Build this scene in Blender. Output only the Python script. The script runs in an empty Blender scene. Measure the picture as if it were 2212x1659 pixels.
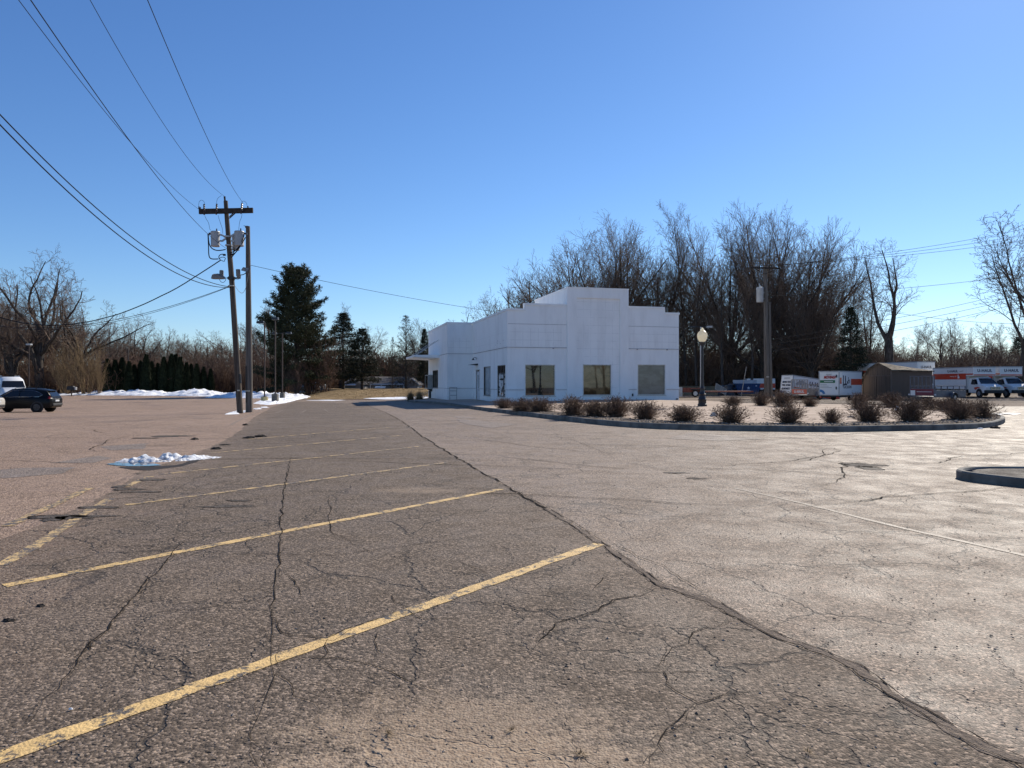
import bpy, bmesh, math, random
import numpy as np
from mathutils import Vector, Matrix, noise as mn
from mathutils.geometry import tessellate_polygon
R = math.radians
sc = bpy.context.scene
COL = sc.collection
random.seed(7)
# ------------------------------------------------------------------ picture geometry (2212 x 1659 view of the photo)
F, CX, HY, EYE = 1534.0, 1106.0, 825.0, 1.55
def H(x, y):                                   # gentle fall of the lot towards the left
    a = min(max((y - 20) / 40, 0), 1); a = a * a * (3 - 2 * a)
    b = min(max((6 - x) / 30, 0), 1)
    return -0.7 * a * b
def G(px, py):                                 # ground point seen at a photo position
    dx = (px - CX) / F; dz = -(py - HY) / F
    y = 1.0
    while y < 500 and EYE + dz * y > H(dx * y, y): y *= 1.002
    return Vector((dx * y, y, H(dx * y, y)))
def P(px, py, y): return Vector(((px - CX) / F * y, y, EYE - (py - HY) / F * y))
def XZ(px, y):
    x = (px - CX) / F * y
    return Vector((x, y, H(x, y)))
def nvec(v):                                   # repeatable noise vector
    return Vector((mn.noise(v + Vector((17.3, 4.1, 9.7))), mn.noise(v + Vector((-8.9, 23.7, 3.3))), mn.noise(v + Vector((5.5, -13.1, 31.9)))))*.75
# ------------------------------------------------------------------ objects
def link(o, parent=None):
    COL.objects.link(o)
    if parent: o.parent = parent
    return o
def tag(o, label=None, cat=None, group=None, kind=None):
    if label: o['label'] = label
    if cat: o['category'] = cat
    if group: o['group'] = group
    if kind: o['kind'] = kind
    return o
def thing(name, label, cat, loc=(0, 0, 0), rz=0, group=None):
    o = bpy.data.objects.new(name, None); link(o); o.location = loc; o.rotation_euler = (0, 0, rz)
    o.empty_display_size = .2
    return tag(o, label, cat, group)
def copy_tree(o, parent=None):
    c = o.copy(); COL.objects.link(c)
    if parent: c.parent = parent
    for ch in list(o.children): copy_tree(ch, c)
    return c
class MB:
    def __init__(s): s.v = []; s.f = []
    def add(s, vs, fs):
        n = len(s.v); s.v += [tuple(v) for v in vs]; s.f += [tuple(i + n for i in f) for f in fs]; return s
    def box(s, x0, x1, y0, y1, z0, z1):
        return s.add([(x0,y0,z0),(x1,y0,z0),(x1,y1,z0),(x0,y1,z0),(x0,y0,z1),(x1,y0,z1),(x1,y1,z1),(x0,y1,z1)],
              [(3,2,1,0),(4,5,6,7),(0,1,5,4),(1,2,6,5),(2,3,7,6),(3,0,4,7)])
    def tube(s, pts, r, n=8, cap=True):
        pts = [Vector(p) for p in pts]; k = len(pts)
        rs = r if isinstance(r, (list, tuple)) else [r] * k
        vs = []; fs = []; up = None
        for i, p in enumerate(pts):
            t = (pts[min(i+1, k-1)] - pts[max(i-1, 0)]).normalized()
            if up is None:
                up = Vector((0,0,1)) if abs(t.z) < .9 else Vector((1,0,0))
            a = (up - t * up.dot(t)).normalized(); b = t.cross(a); up = a
            for j in range(n):
                w = 2 * math.pi * j / n
                vs.append(p + (a * math.cos(w) + b * math.sin(w)) * rs[i])
        for i in range(k - 1):
            for j in range(n):
                fs.append((i*n+j, i*n+(j+1) % n, (i+1)*n+(j+1) % n, (i+1)*n+j))
        if cap: fs += [tuple(range(n))[::-1], tuple((k-1)*n + j for j in range(n))]
        return s.add(vs, fs)
    def lathe(s, prof, n=16, c=(0,0,0)):
        return s.tube([(c[0], c[1], c[2] + z) for r, z in prof], [max(r, .0005) for r, z in prof], n)
    def lathe_exact(s, prof, n=16, c=(0,0,0)):
        vs = []; fs = []
        for r, z in prof:
            for j in range(n):
                w = 2*math.pi*j/n; vs.append((c[0]+r*math.cos(w), c[1]+r*math.sin(w), c[2]+z))
        for i in range(len(prof)-1):
            for j in range(n): fs.append((i*n+j, i*n+(j+1)%n, (i+1)*n+(j+1)%n, (i+1)*n+j))
        fs += [tuple(range(n))[::-1], tuple((len(prof)-1)*n+j for j in range(n))]
        return s.add(vs, fs)
    def wheel(s, c, axis, r, w, n=20):
        c = Vector(c); a = Vector(axis).normalized()
        pr = [(r*.9, -w/2), (r, -w*.35), (r, w*.35), (r*.9, w/2)]
        b = a.orthogonal().normalized(); d = a.cross(b); vs = []; fs = []
        for rr, z in pr:
            for j in range(n):
                t = 2*math.pi*j/n; vs.append(c + a*z + (b*math.cos(t)+d*math.sin(t))*rr)
        for i in range(3):
            for j in range(n): fs.append((i*n+j, i*n+(j+1)%n, (i+1)*n+(j+1)%n, (i+1)*n+j))
        fs += [tuple(range(n))[::-1], tuple(3*n+j for j in range(n))]
        return s.add(vs, fs)
    def bar(s, a, b, w, h=None):               # square bar between two points
        a = Vector(a); b = Vector(b); t = (b - a).normalized(); h = h or w
        u = Vector((0,0,1)) if abs(t.z) < .95 else Vector((0,1,0))
        x = t.cross(u).normalized() * (w/2); y = x.normalized().cross(t) * (h/2)
        return s.add([a-x-y, a+x-y, a+x+y, a-x+y, b-x-y, b+x-y, b+x+y, b-x+y],
                     [(3,2,1,0),(4,5,6,7),(0,1,5,4),(1,2,6,5),(2,3,7,6),(3,0,4,7)])
    def prism(s, poly, ax, t0, t1):            # polygon in the two other axes, thickness along ax
        n = len(poly)
        def m(p, t): return {'x': (t, p[0], p[1]), 'y': (p[0], t, p[1]), 'z': (p[0], p[1], t)}[ax]
        return s.add([m(p, t0) for p in poly] + [m(p, t1) for p in poly],
            [tuple(range(n))[::-1], tuple(range(n, 2*n))] + [(i, (i+1)%n, n+(i+1)%n, n+i) for i in range(n)])
    def loft(s, rings, cap=True):
        n = len(rings[0]); vs = [p for r in rings for p in r]; fs = []
        for i in range(len(rings)-1):
            for j in range(n): fs.append((i*n+j, i*n+(j+1)%n, (i+1)*n+(j+1)%n, (i+1)*n+j))
        if cap: fs += [tuple(range(n))[::-1], tuple((len(rings)-1)*n+j for j in range(n))]
        return s.add(vs, fs)
    def build(s, name, mat, parent=None, bevel=0, smooth=False, seg=2):
        me = bpy.data.meshes.new(name); me.from_pydata(s.v, [], s.f); me.materials.append(mat)
        bm = bmesh.new(); bm.from_mesh(me); bmesh.ops.recalc_face_normals(bm, faces=bm.faces[:]); bm.to_mesh(me); bm.free()
        o = bpy.data.objects.new(name, me); link(o, parent)
        if smooth:
            me.polygons.foreach_set('use_smooth', [True]*len(me.polygons))
            try: me.set_sharp_from_angle(angle=R(40))
            except Exception: pass
        if bevel:
            b = o.modifiers.new('bevel', 'BEVEL'); b.width = bevel; b.segments = seg; b.limit_method = 'ANGLE'; b.angle_limit = R(40)
        return o
# ------------------------------------------------------------------ materials
class N:
    def __init__(s, name):
        s.m = bpy.data.materials.new(name); s.m.use_nodes = True; s.t = s.m.node_tree
        s.b = s.t.nodes['Principled BSDF']; s.out = s.t.nodes['Material Output']
    def n(s, typ, **kw):
        x = s.t.nodes.new('ShaderNode' + typ)
        for k, v in kw.items(): setattr(x, k, v)
        return x
    def L(s, a, b): s.t.links.new(a, b)
    def put(s, node, key, val):
        if val is None: return
        if isinstance(val, bpy.types.NodeSocket): s.L(val, node.inputs[key])
        else: node.inputs[key].default_value = val
    def pos(s): return s.n('NewGeometry').outputs['Position']
    def obj(s): return s.n('TexCoord').outputs['Object']
    def noise(s, v, scale, detail=4, rough=.55, dist=0):
        x = s.n('TexNoise'); s.L(v, x.inputs['Vector']); x.inputs['Scale'].default_value = scale
        x.inputs['Detail'].default_value = detail; x.inputs['Roughness'].default_value = rough; x.inputs['Distortion'].default_value = dist
        return x
    def vor(s, v, scale, feat='F1', rnd=1):
        x = s.n('TexVoronoi', feature=feat); s.L(v, x.inputs['Vector']); x.inputs['Scale'].default_value = scale; x.inputs['Randomness'].default_value = rnd
        return x
    def math(s, op, a, b=0.0, c=None, clamp=False):
        x = s.n('Math', operation=op, use_clamp=clamp); s.put(x, 0, a); s.put(x, 1, b)
        if c is not None: s.put(x, 2, c)
        return x.outputs[0]
    def step(s, v, lo, hi, a=0., b=1.):
        x = s.n('MapRange', interpolation_type='SMOOTHSTEP'); s.put(x, 0, v); s.put(x, 1, lo); s.put(x, 2, hi); s.put(x, 3, a); s.put(x, 4, b)
        return x.outputs[0]
    def mix(s, f, a, b, blend='MIX'):
        x = s.n('Mix', data_type='RGBA', blend_type=blend); s.put(x, 0, f)
        for i, v in ((6, a), (7, b)):
            if isinstance(v, tuple) and len(v) == 3: v = (*v, 1)
            s.put(x, i, v)
        return x.outputs[2]
    def scalev(s, v, sx, sy, sz):
        x = s.n('Mapping'); s.L(v, x.inputs[0]); x.inputs['Scale'].default_value = (sx, sy, sz); return x.outputs[0]
    def bump(s, h, strength=.5, dist=.01, prev=None):
        x = s.n('Bump'); s.put(x, 'Height', h); x.inputs['Strength'].default_value = strength; x.inputs['Distance'].default_value = dist
        if prev: s.L(prev, x.inputs['Normal'])
        return x.outputs[0]
    def fin(s, col=None, rough=None, nrm=None, spec=None, metal=None):
        if isinstance(col, tuple) and len(col) == 3: col = (*col, 1)
        s.put(s.b, 'Base Color', col); s.put(s.b, 'Roughness', rough)
        if nrm: s.L(nrm, s.b.inputs['Normal'])
        s.put(s.b, 'Specular IOR Level', spec); s.put(s.b, 'Metallic', metal)
        return s.m
def plain(name, col, rough=.6, var=.25, scale=3, spec=.4, metal=0., bump=0., grime=None):
    m = N(name); v = m.obj(); n = m.noise(v, scale, 5, .6)
    d = tuple(c * (1 - var) for c in col); l = tuple(min(c * (1 + var), 1) for c in col)
    c = m.mix(m.step(n.outputs[0], .3, .7), d, l)
    if grime:
        g = m.noise(m.scalev(v, 1, 1, .35), scale * 1.7, 6, .65)
        c = m.mix(m.step(g.outputs[0], .5, .75, 0, .7), c, grime)
    nr = m.bump(n.outputs[0], bump, .02) if bump else None
    return m.fin(c, rough, nr, spec, metal)
def asphalt(name, dark, light, pit=.5, sand=None, craze=.5, rough=.72, stain=(.05,.045,.04), coarse=1.0, spec=.32, edge=None):
    m = N(name); p = m.pos()
    big = m.noise(p, .22, 5, .6).outputs[0]; mid = m.noise(p, 1.6, 5, .65).outputs[0]
    fine = m.noise(p, 38, 3, .7).outputs[0]
    ag = m.vor(p, 75); cell = m.n('SeparateColor'); m.L(ag.outputs['Color'], cell.inputs[0])
    c = m.mix(m.step(big, .3, .7), dark, light)
    for n_, (A_, B_, sd_, sl_, am_) in enumerate(edge or ()):   # the dark sealed stalls wear through towards the older paving
        t_ = (B_-A_); t_.z = 0; t_.normalize()
        q = m.n('VectorMath', operation='SUBTRACT'); m.L(p, q.inputs[0]); q.inputs[1].default_value = (A_.x, A_.y, 0)
        dt = m.n('VectorMath', operation='DOT_PRODUCT'); m.L(q.outputs[0], dt.inputs[0]); dt.inputs[1].default_value = (t_.y, -t_.x, 0)
        w_ = m.math('ADD', dt.outputs['Value'], m.math('MULTIPLY', m.math('SUBTRACT', m.noise(p, 1.1, 7, .75).outputs[0], .5), 4.5 if n_ == 0 else 3.0))
        c = m.mix(m.step(w_, -.3, 1.7, am_, 0), c, m.mix(m.step(big, .3, .7), sd_, sl_))
    c = m.mix(m.step(mid, .4, .75, 0, .55), c, tuple(x * .62 for x in dark))
    c = m.mix(m.step(mid, .25, .4, .35, 0), c, tuple(min(x * 1.25, 1) for x in light))
    c = m.mix(m.step(cell.outputs[0], .45, .95, 0, .95), c, tuple(min(x * 2.1, 1) for x in light))
    c = m.mix(m.step(cell.outputs[1], .55, .95, 0, .75), c, tuple(x * .35 for x in dark))
    c = m.mix(m.step(fine, .5, .72, 0, .55), c, tuple(x * .45 for x in dark))
    # pits where stones have come out
    pn = m.vor(m.scalev(p, 1, 1.6, 1), 16 * coarse); pm = m.noise(p, 2.2, 4, .7).outputs[0]
    pits = m.math('MULTIPLY', m.step(pn.outputs['Distance'], .10, .26, 1, 0), m.step(pm, .45, .62))
    pits = m.math('MULTIPLY', pits, pit)
    c = m.mix(pits, c, (.018, .015, .013))
    # crazing
    w = m.noise(p, .9, 5, .7); off = m.n('VectorMath', operation='MULTIPLY_ADD')
    m.L(w.outputs['Color'], off.inputs[0]); off.inputs[1].default_value = (.9, .9, 0); m.L(p, off.inputs[2])
    flat = m.scalev(off.outputs[0], 1, 1, 0)
    cr = m.vor(flat, .55, 'DISTANCE_TO_EDGE').outputs['Distance']; cm = m.noise(p, .33, 3, .6).outputs[0]
    cr2 = m.vor(flat, 2.3, 'DISTANCE_TO_EDGE').outputs['Distance']
    k1 = m.math('MULTIPLY', m.step(cr, .002, .009, 1, 0), m.step(cm, .36, .50))
    k2 = m.math('MULTIPLY', m.step(cr2, .004, .028, 1, 0), m.step(cm, .48, .60))
    cr3 = m.vor(flat, 1.1, 'DISTANCE_TO_EDGE').outputs['Distance']; cm3 = m.noise(p, .6, 3, .6).outputs[0]
    k3 = m.math('MULTIPLY', m.step(cr3, .001, .010, .8, 0), m.step(cm3, .46, .56))
    k = m.math('MULTIPLY', m.math('MAXIMUM', m.math('MAXIMUM', k1, k2), k3), craze)
    c = m.mix(k, c, (.02, .017, .015))
    st = m.noise(p, .11, 6, .62, .4).outputs[0]
    c = m.mix(m.step(st, .56, .72, 0, .6), c, stain)
    oil = m.vor(off.outputs[0], .42).outputs['Distance']; c = m.mix(m.math('MULTIPLY', m.step(oil, .03, .26, .55, 0), m.step(pm, .35, .6)), c, tuple(x*.42 for x in dark))
    pale = m.noise(p, .7, 6, .7).outputs[0]; c = m.mix(m.step(pale, .58, .70, 0, .4), c, tuple(min(x*1.45, 1) for x in light))
    if sand:
        for (cx, cy, rx, ry, amt) in sand:
            q = m.n('VectorMath', operation='SUBTRACT'); m.L(p, q.inputs[0]); q.inputs[1].default_value = (cx, cy, 0)
            q2 = m.scalev(q.outputs[0], 1 / rx, 1 / ry, 0); ln = m.n('VectorMath', operation='LENGTH'); m.L(q2, ln.inputs[0])
            sn = m.noise(p, 5.5, 10, .80).outputs[0]
            v_ = m.math('ADD', m.math('MULTIPLY', ln.outputs['Value'], .26), m.math('MULTIPLY', sn, -1.25))
            v_ = m.math('ADD', v_, m.math('MULTIPLY', m.math('SUBTRACT', fine, .5), -.55))
            msk = m.step(v_, -.42, -.20, amt, 0)
            c = m.mix(msk, c, m.mix(m.step(fine, .35, .65), (.30, .21, .14), (.42, .32, .225)))
    hgt = m.math('ADD', m.math('MULTIPLY', ag.outputs['Distance'], -.5), m.math('MULTIPLY', fine, .7))
    hgt = m.math('ADD', hgt, m.math('MULTIPLY', m.math('MAXIMUM', pits, k), -1.6))
    med = m.noise(p, 14, 4, .75).outputs[0]
    nr = m.bump(hgt, .9, .010)
    nr = m.bump(med, .30, .012, nr)
    nr = m.bump(mid, .12, .04, nr)
    rg = m.step(mid, .3, .7, rough - .1, rough + .1)
    return m.fin(c, rg, nr, spec)
def paint_line(name, col, base, wear=.5):
    m = N(name); p = m.pos()
    fine = m.noise(p, 30, 4, .7).outputs[0]; mid = m.noise(p, 5, 6, .75).outputs[0]; ag = m.vor(p, 75)
    msk = m.step(m.math('ADD', m.math('MULTIPLY', mid, .7), m.math('MULTIPLY', fine, .45)), wear, wear + .09)
    pc = m.mix(m.step(m.noise(p, 9, 5, .7).outputs[0], .35, .7), col, tuple(c * .72 for c in col))
    c = m.mix(msk, base, pc)
    hgt = m.math('ADD', m.math('MULTIPLY', fine, .6), m.math('MULTIPLY', ag.outputs['Distance'], -.4))
    return m.fin(c, .65, m.bump(hgt, .8, .01), .45)
MT = {}
SUN_AZ, SUN_EL, SUN_E = 37.0, 35.0, 4.4
SKY_STR, SKY_AIR, SKY_DUST, SKY_OZ = .10, 1.0, .12, 1.6
SKY_GRADE = ((1.20, .655), (1.09, .76), (.97, .94))
EXPOSURE = 0.5
LANE_D, LANE_L = (.138, .099, .069), (.212, .156, .113)
STRIP_D, STRIP_L = (.096, .070, .049), (.154, .116, .085)
SIDE_D, SIDE_L = (.195, .130, .088), (.275, .192, .136)
FORK_ROT = 1.0
# ------------------------------------------------------------------ render, world, sun, camera
sc.render.engine = 'CYCLES'
sc.cycles.use_denoising = True
try: sc.cycles.denoiser = 'OPENIMAGEDENOISE'
except Exception: pass
sc.cycles.max_bounces = 6; sc.cycles.diffuse_bounces = 3; sc.cycles.transparent_max_bounces = 8
sc.view_settings.view_transform = 'Standard'; sc.view_settings.look = 'None'; sc.view_settings.gamma = 1
sc.view_settings.exposure = EXPOSURE
w = bpy.data.worlds.new('World'); sc.world = w; w.use_nodes = True
bg = w.node_tree.nodes['Background']; sky = w.node_tree.nodes.new('ShaderNodeTexSky'); sky.sky_type = 'NISHITA'
sky.sun_disc = False; sky.sun_elevation = R(SUN_EL); sky.sun_rotation = R(SUN_AZ)
sky.air_density = SKY_AIR; sky.dust_density = SKY_DUST; sky.ozone_density = SKY_OZ; sky.altitude = 200
wt = w.node_tree; sp_ = wt.nodes.new('ShaderNodeSeparateColor'); cb_ = wt.nodes.new('ShaderNodeCombineColor'); wt.links.new(sky.outputs[0], sp_.inputs[0])
for i_, (g_, k_) in enumerate(SKY_GRADE):       # camera-like colour response of the sky
    m0 = wt.nodes.new('ShaderNodeMath'); m0.operation = 'MULTIPLY'; m0.inputs[1].default_value = .10; wt.links.new(sp_.outputs[i_], m0.inputs[0])
    m1 = wt.nodes.new('ShaderNodeMath'); m1.operation = 'POWER'; m1.inputs[1].default_value = g_; wt.links.new(m0.outputs[0], m1.inputs[0])
    m2 = wt.nodes.new('ShaderNodeMath'); m2.operation = 'MULTIPLY'; m2.inputs[1].default_value = k_*10; wt.links.new(m1.outputs[0], m2.inputs[0]); wt.links.new(m2.outputs[0], cb_.inputs[i_])
wt.links.new(cb_.outputs[0], bg.inputs[0]); bg.inputs[1].default_value = SKY_STR
sd = bpy.data.lights.new('sun', 'SUN'); sd.energy = SUN_E; sd.angle = R(.53); sd.color = (1, .92, .79)
so = bpy.data.objects.new('sun', sd); link(so)
sdir = Vector((math.sin(R(SUN_AZ)) * math.cos(R(SUN_EL)), math.cos(R(SUN_AZ)) * math.cos(R(SUN_EL)), math.sin(R(SUN_EL))))
so.rotation_euler = sdir.to_track_quat('Z', 'Y').to_euler()
cd = bpy.data.cameras.new('camera'); co = bpy.data.objects.new('camera', cd); link(co); sc.camera = co
co.location = (0, 0, EYE); co.rotation_euler = (R(90), 0, 0)
cd.sensor_width = 36; cd.lens = 36 * F / 2212; cd.shift_y = -(829.5 - HY) / 2212; cd.clip_end = 6000; cd.clip_start = .05
# ------------------------------------------------------------------ ground
def smooth_noise(x, y, s, seed=0): return mn.noise(Vector((x * s, y * s, seed * 7.3)))
def drape(name, poly, step, off, mat, kind='structure', parent=None, hf=None, jag=0, close=True):
    pts = []
    if jag:
        n = len(poly)
        for i in range(n):
            a = Vector(poly[i][:2]); b = Vector(poly[(i+1) % n][:2]); k = max(1, int((b-a).length / max(.12, jag*1.6)))
            if (b-a).length > 60: k = 1
            for j in range(k):
                q = a.lerp(b, j/k)
                d = nvec(Vector((q.x*.9, q.y*.9, 3.1))) + nvec(Vector((q.x*4, q.y*4, 9.1)))*.6
                pts.append((q.x + d.x*jag, q.y + d.y*jag))
    else: pts = [(p[0], p[1]) for p in poly]
    bm = bmesh.new(); vs = [bm.verts.new((x, y, 0)) for x, y in pts]; bm.faces.new(vs)
    bmesh.ops.triangulate(bm, faces=bm.faces[:])
    xs = [p[0] for p in pts]; ys = [p[1] for p in pts]
    for ax, lo, hi in ((0, min(xs), max(xs)), (1, min(ys), max(ys))):
        t = math.floor(lo/step)*step + step
        while t < hi:
            co_ = (t, 0, 0) if ax == 0 else (0, t, 0); no_ = (1, 0, 0) if ax == 0 else (0, 1, 0)
            bmesh.ops.bisect_plane(bm, geom=bm.verts[:]+bm.edges[:]+bm.faces[:], plane_co=co_, plane_no=no_, dist=1e-5)
            t += step
    bmesh.ops.dissolve_degenerate(bm, dist=1e-4, edges=bm.edges[:])
    bmesh.ops.triangulate(bm, faces=bm.faces[:])
    for v in bm.verts: v.co.z = (hf or H)(v.co.x, v.co.y) + off
    bmesh.ops.recalc_face_normals(bm, faces=bm.faces[:])
    for f in bm.faces:
        if f.normal.z < 0: f.normal_flip()
    me = bpy.data.meshes.new(name); bm.to_mesh(me); bm.free(); me.materials.append(mat)
    o = bpy.data.objects.new(name, me); link(o, parent)
    if kind and not parent: tag(o, kind=kind)
    return o
def strip(mb, pts, w, off, jitter=0., seg=.5, wj=0., seed=0, taper=False):
    """flat ribbon following ground points, resampled, with rough edges"""
    P2 = [Vector((p[0], p[1], 0)) for p in pts]; out = []
    for a, b in zip(P2[:-1], P2[1:]):
        k = max(1, int((b-a).length/seg))
        out += [a.lerp(b, j/k) for j in range(k)]
    out.append(P2[-1]); n = len(out); vs = []; fs = []
    if jitter:
        for q in out:
            d = nvec(Vector((q.x*3.1, q.y*3.1, seed))) * jitter + nvec(Vector((q.x*11, q.y*11, seed+5))) * jitter*.55
            q.x += d.x; q.y += d.y
    for i, q in enumerate(out):
        t = (out[min(i+1, n-1)] - out[max(i-1, 0)]).normalized(); s = Vector((-t.y, t.x, 0))
        ww = w / 2
        if taper: ww *= max(.15, min(1, 4*min(i, n-1-i)/n))
        a = ww * (1 + wj * mn.noise(Vector((q.x*9, q.y*9, seed+1.7)))*1.6); b = ww * (1 + wj * mn.noise(Vector((q.x*9, q.y*9, seed+8.7)))*1.6)
        l = q + s*max(a, .001); r = q - s*max(b, .001)
        vs += [(l.x, l.y, H(l.x, l.y)+off), (r.x, r.y, H(r.x, r.y)+off)]
        if i: fs.append((2*i-2, 2*i-1, 2*i+1, 2*i))
    mb.add(vs, fs)

# the ground sheet: dirt and leaf litter to the horizon
m = N('bare_ground'); p = m.pos(); sx = m.n('SeparateXYZ'); m.L(p, sx.inputs[0])
a = m.noise(p, .25, 6, .65).outputs[0]; b = m.noise(m.scalev(p, .25, 1.4, 1), .5, 6, .7).outputs[0]; f_ = m.noise(p, 9, 5, .7).outputs[0]
dirt = m.mix(m.step(b, .38, .62), (.075, .055, .042), (.25, .19, .145)); dirt = m.mix(m.step(f_, .5, .75, 0, .6), dirt, (.05, .038, .03))
litter = m.mix(m.step(a, .35, .65), (.055, .038, .026), (.15, .10, .065)); litter = m.mix(m.step(f_, .5, .7, 0, .5), litter, (.03, .022, .017))
wood = m.step(m.math('ADD', sx.outputs[1], m.math('MULTIPLY', a, 14)), 88, 96)
MT['bare_ground'] = m.fin(m.mix(wood, dirt, litter), .9, m.bump(m.math('ADD', f_, a), .8, .08), .15)
mb = MB()
xs = [-2500, -900, -400, -200, -140] + [-110 + 2*i for i in range(0, 96)] + [100, 160, 300, 700, 2500]
ys = [-60, -30, -12, -4] + [2*i for i in range(0, 71)] + [150, 170, 220, 300, 500, 900, 2500]
vs = [(x, y, H(x, y) - .05) for y in ys for x in xs]; nx = len(xs)
fs = [(j*nx+i, j*nx+i+1, (j+1)*nx+i+1, (j+1)*nx+i) for j in range(len(ys)-1) for i in range(nx-1)]
tag(mb.add(vs, fs).build('ground', MT['bare_ground']), kind='structure')

S0 = G(960, 1590)
MT['lane'] = asphalt('worn_lane_asphalt', LANE_D, LANE_L, pit=.45, craze=.55, rough=.71, spec=.33, stain=(.12,.10,.085))
EDGE_A, EDGE_B = G(0, 1168), G(600, 872)
MT['strip'] = asphalt('dark_stall_asphalt', STRIP_D, STRIP_L, pit=.85, craze=.6, rough=.80, spec=.24, edge=((EDGE_A, EDGE_B, SIDE_D, SIDE_L, .85), (G(870,912), G(2131,1620), LANE_D, LANE_L, .55)), sand=[(S0.x+.06, S0.y+.0, .52, .30, .48), (G(1060,1660).x, G(1060,1660).y, .6, .18, .5), (G(900,1060).x, G(900,1060).y, .45, .2, .35)])
MT['side'] = asphalt('reddish_lot_asphalt', SIDE_D, SIDE_L, pit=.25, craze=.35, rough=.78, stain=(.09,.065,.052), coarse=.6)
# lane: whole paved area
e1 = G(782, 864.5); e2 = G(640, 862)
lane = [(-30, -20), (75, -20), (75, 41), (52, 45), (40, 43), (30, 45.5), (23, 47.5), (10, 50), (8, 82), (-14, 83), e1, e2, (-28, 86), (-30, 40)]
drape('asphalt_lane', lane, 2.0, 0, MT['lane'], jag=.25)
side = [(-130, -20), (-9, -20), G(0, 1168), G(60, 1145), G(115, 1120), G(200, 1085), G(260, 1052), G(300, 1022), G(380, 995), G(440, 972), G(480, 955), G(520, 930), G(545, 905), G(585, 880), G(620, 868),
        (-27, 88), (-33, 104), (-45, 119), (-68, 131), (-130, 140)]
drape('reddish_side_lot', side, 2.0, .003, MT['side'], jag=.12)
SEAM = [(2290, 1705), (2212, 1653), (2131, 1620), (2031, 1563), (1931, 1503), (1856, 1448), (1781, 1413), (1706, 1388), (1611, 1343), (1536, 1300), (1426, 1266), (1346, 1208), (1251, 1143), (1180, 1100), (1100, 1055), (1020, 1010), (950, 967), (905, 938), (870, 912), (830, 890), (790, 872)]
seam3 = [G(*q) for q in SEAM]
strip_poly = [(-9, -4), (3.5, -4)] + [tuple(q[:2]) for q in seam3] + [G(640, 868), G(585, 880), G(545, 905), G(520, 930), G(480, 955), G(440, 972), G(380, 995), G(300, 1022), G(260, 1052), G(200, 1085), G(115, 1120), G(60, 1145), G(0, 1168), (-9, 5)]
drape('dark_stall_pavement', strip_poly, 2.0, .006, MT['strip'], jag=.10)

# grass bank behind the lot
MT['dry_grass'] = (lambda m: (lambda p: m.fin(m.mix(m.step(m.noise(m.scalev(p, .6, 2, 1), 1.6, 7, .75).outputs[0], .35, .65), (.19, .125, .06), (.42, .30, .16)), .95, m.bump(m.noise(p, 7, 6, .8).outputs[0], 1, .2), .1))(m.pos()))(N('dry_grass'))
mb = MB(); A = G(655, 862); B = Vector((30, 84, 0)); vs = []; fs = []; nu, nv = 70, 14
for i in range(nu+1):
    t = i/nu; q = A.lerp(B, t); q.y += 1.5*math.sin(t*9)*.4
    end = min(1, t/.16); end = end*end*(3-2*end)
    for j in range(nv+1):
        s = j/nv; y = q.y + s*44; x = q.x - s*6 + (1-t)*-s*14
        prof = min(1, s/.28); prof = prof*prof*(3-2*prof)
        z = H(x, y) - .06 + end*(prof*.98 + .04) + .05*smooth_noise(x, y, .6) + .04*smooth_noise(x, y, 2)*end
        vs.append((x, y, z))
for i in range(nu):
    for j in range(nv): fs.append((i*(nv+1)+j, (i+1)*(nv+1)+j, (i+1)*(nv+1)+j+1, i*(nv+1)+j+1))
berm = mb.add(vs, fs).build('grass_bank', MT['dry_grass'], smooth=True); tag(berm, kind='structure')
bladev = []; bladef = []
for k in range(5000):
    t = random.random()**.8; s = random.random()*.36
    q = A.lerp(B, t*.62); y = q.y + s*44; x = q.x - s*6 - (1-t*.62)*s*14
    end = min(1, t*.62/.16); end = end*end*(3-2*end); prof = min(1, s/.28); prof = prof*prof*(3-2*prof)
    z = H(x, y) - .1 + end*(prof*.98+.04); hh = .03 + .10*random.random()**2; dx = random.uniform(-.12, .12); dw = .03
    n0 = len(bladev); bladev += [(x-dw, y, z), (x+dw, y, z), (x+dx, y+random.uniform(-.1, .1), z+hh)]; bladef.append((n0, n0+1, n0+2))
tag(MB().add(bladev, bladef).build('dry_grass', MT['dry_grass']), 'dry tan grass blades covering the low bank', 'grass', kind='stuff')

# ---- painted stall lines
YEL = (.70, .47, .19); WHT = (.36, .30, .245)
MT['yellow'] = paint_line('worn_yellow_paint', YEL, (.085, .072, .06), .49)
MT['yellow_old'] = paint_line('faded_yellow_paint', (.60, .41, .18), (.10, .08, .066), .535)
MT['white_old'] = paint_line('faded_white_paint', WHT, (.20, .155, .115), .635)
MT['ghost_line'] = paint_line('nearly_gone_white_paint', (.34, .28, .215), (.185, .138, .10), .585)
R1 = G(1293, 1177); L1 = G(20, 1634); d1 = (L1 - R1); d1.z = 0; d1.normalize()
R3 = G(965, 1000); R2 = G(1083, 1058); Rd = Vector(((R3.x-R1.x)/2, (R3.y-R1.y)/2, 0))
ends = [R1, R2, R3, G(905, 965), G(867, 941), G(843, 923.5)]
dirs = [((20,1634)), (10,1268), (275,1092), (345,1026), (450,980), (575,946)]
for k in range(15):
    if k < 6: a = ends[k]; b = G(*dirs[k]); b = a + (b-a).normalized() * max((b-a).length, 5.9)
    else:
        a = ends[5] + Rd * (k-5); b = a + d1 * 5.6
    mb = MB(); strip(mb, [a, b], .115 if k < 6 else .10, .0095, jitter=.008, seg=.12, wj=.22, seed=k)
    o = mb.build('stall_line', MT['yellow'] if k < 2 else (MT['yellow_old'] if k < 6 else MT['white_old'])); tag(o, kind='structure')
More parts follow.
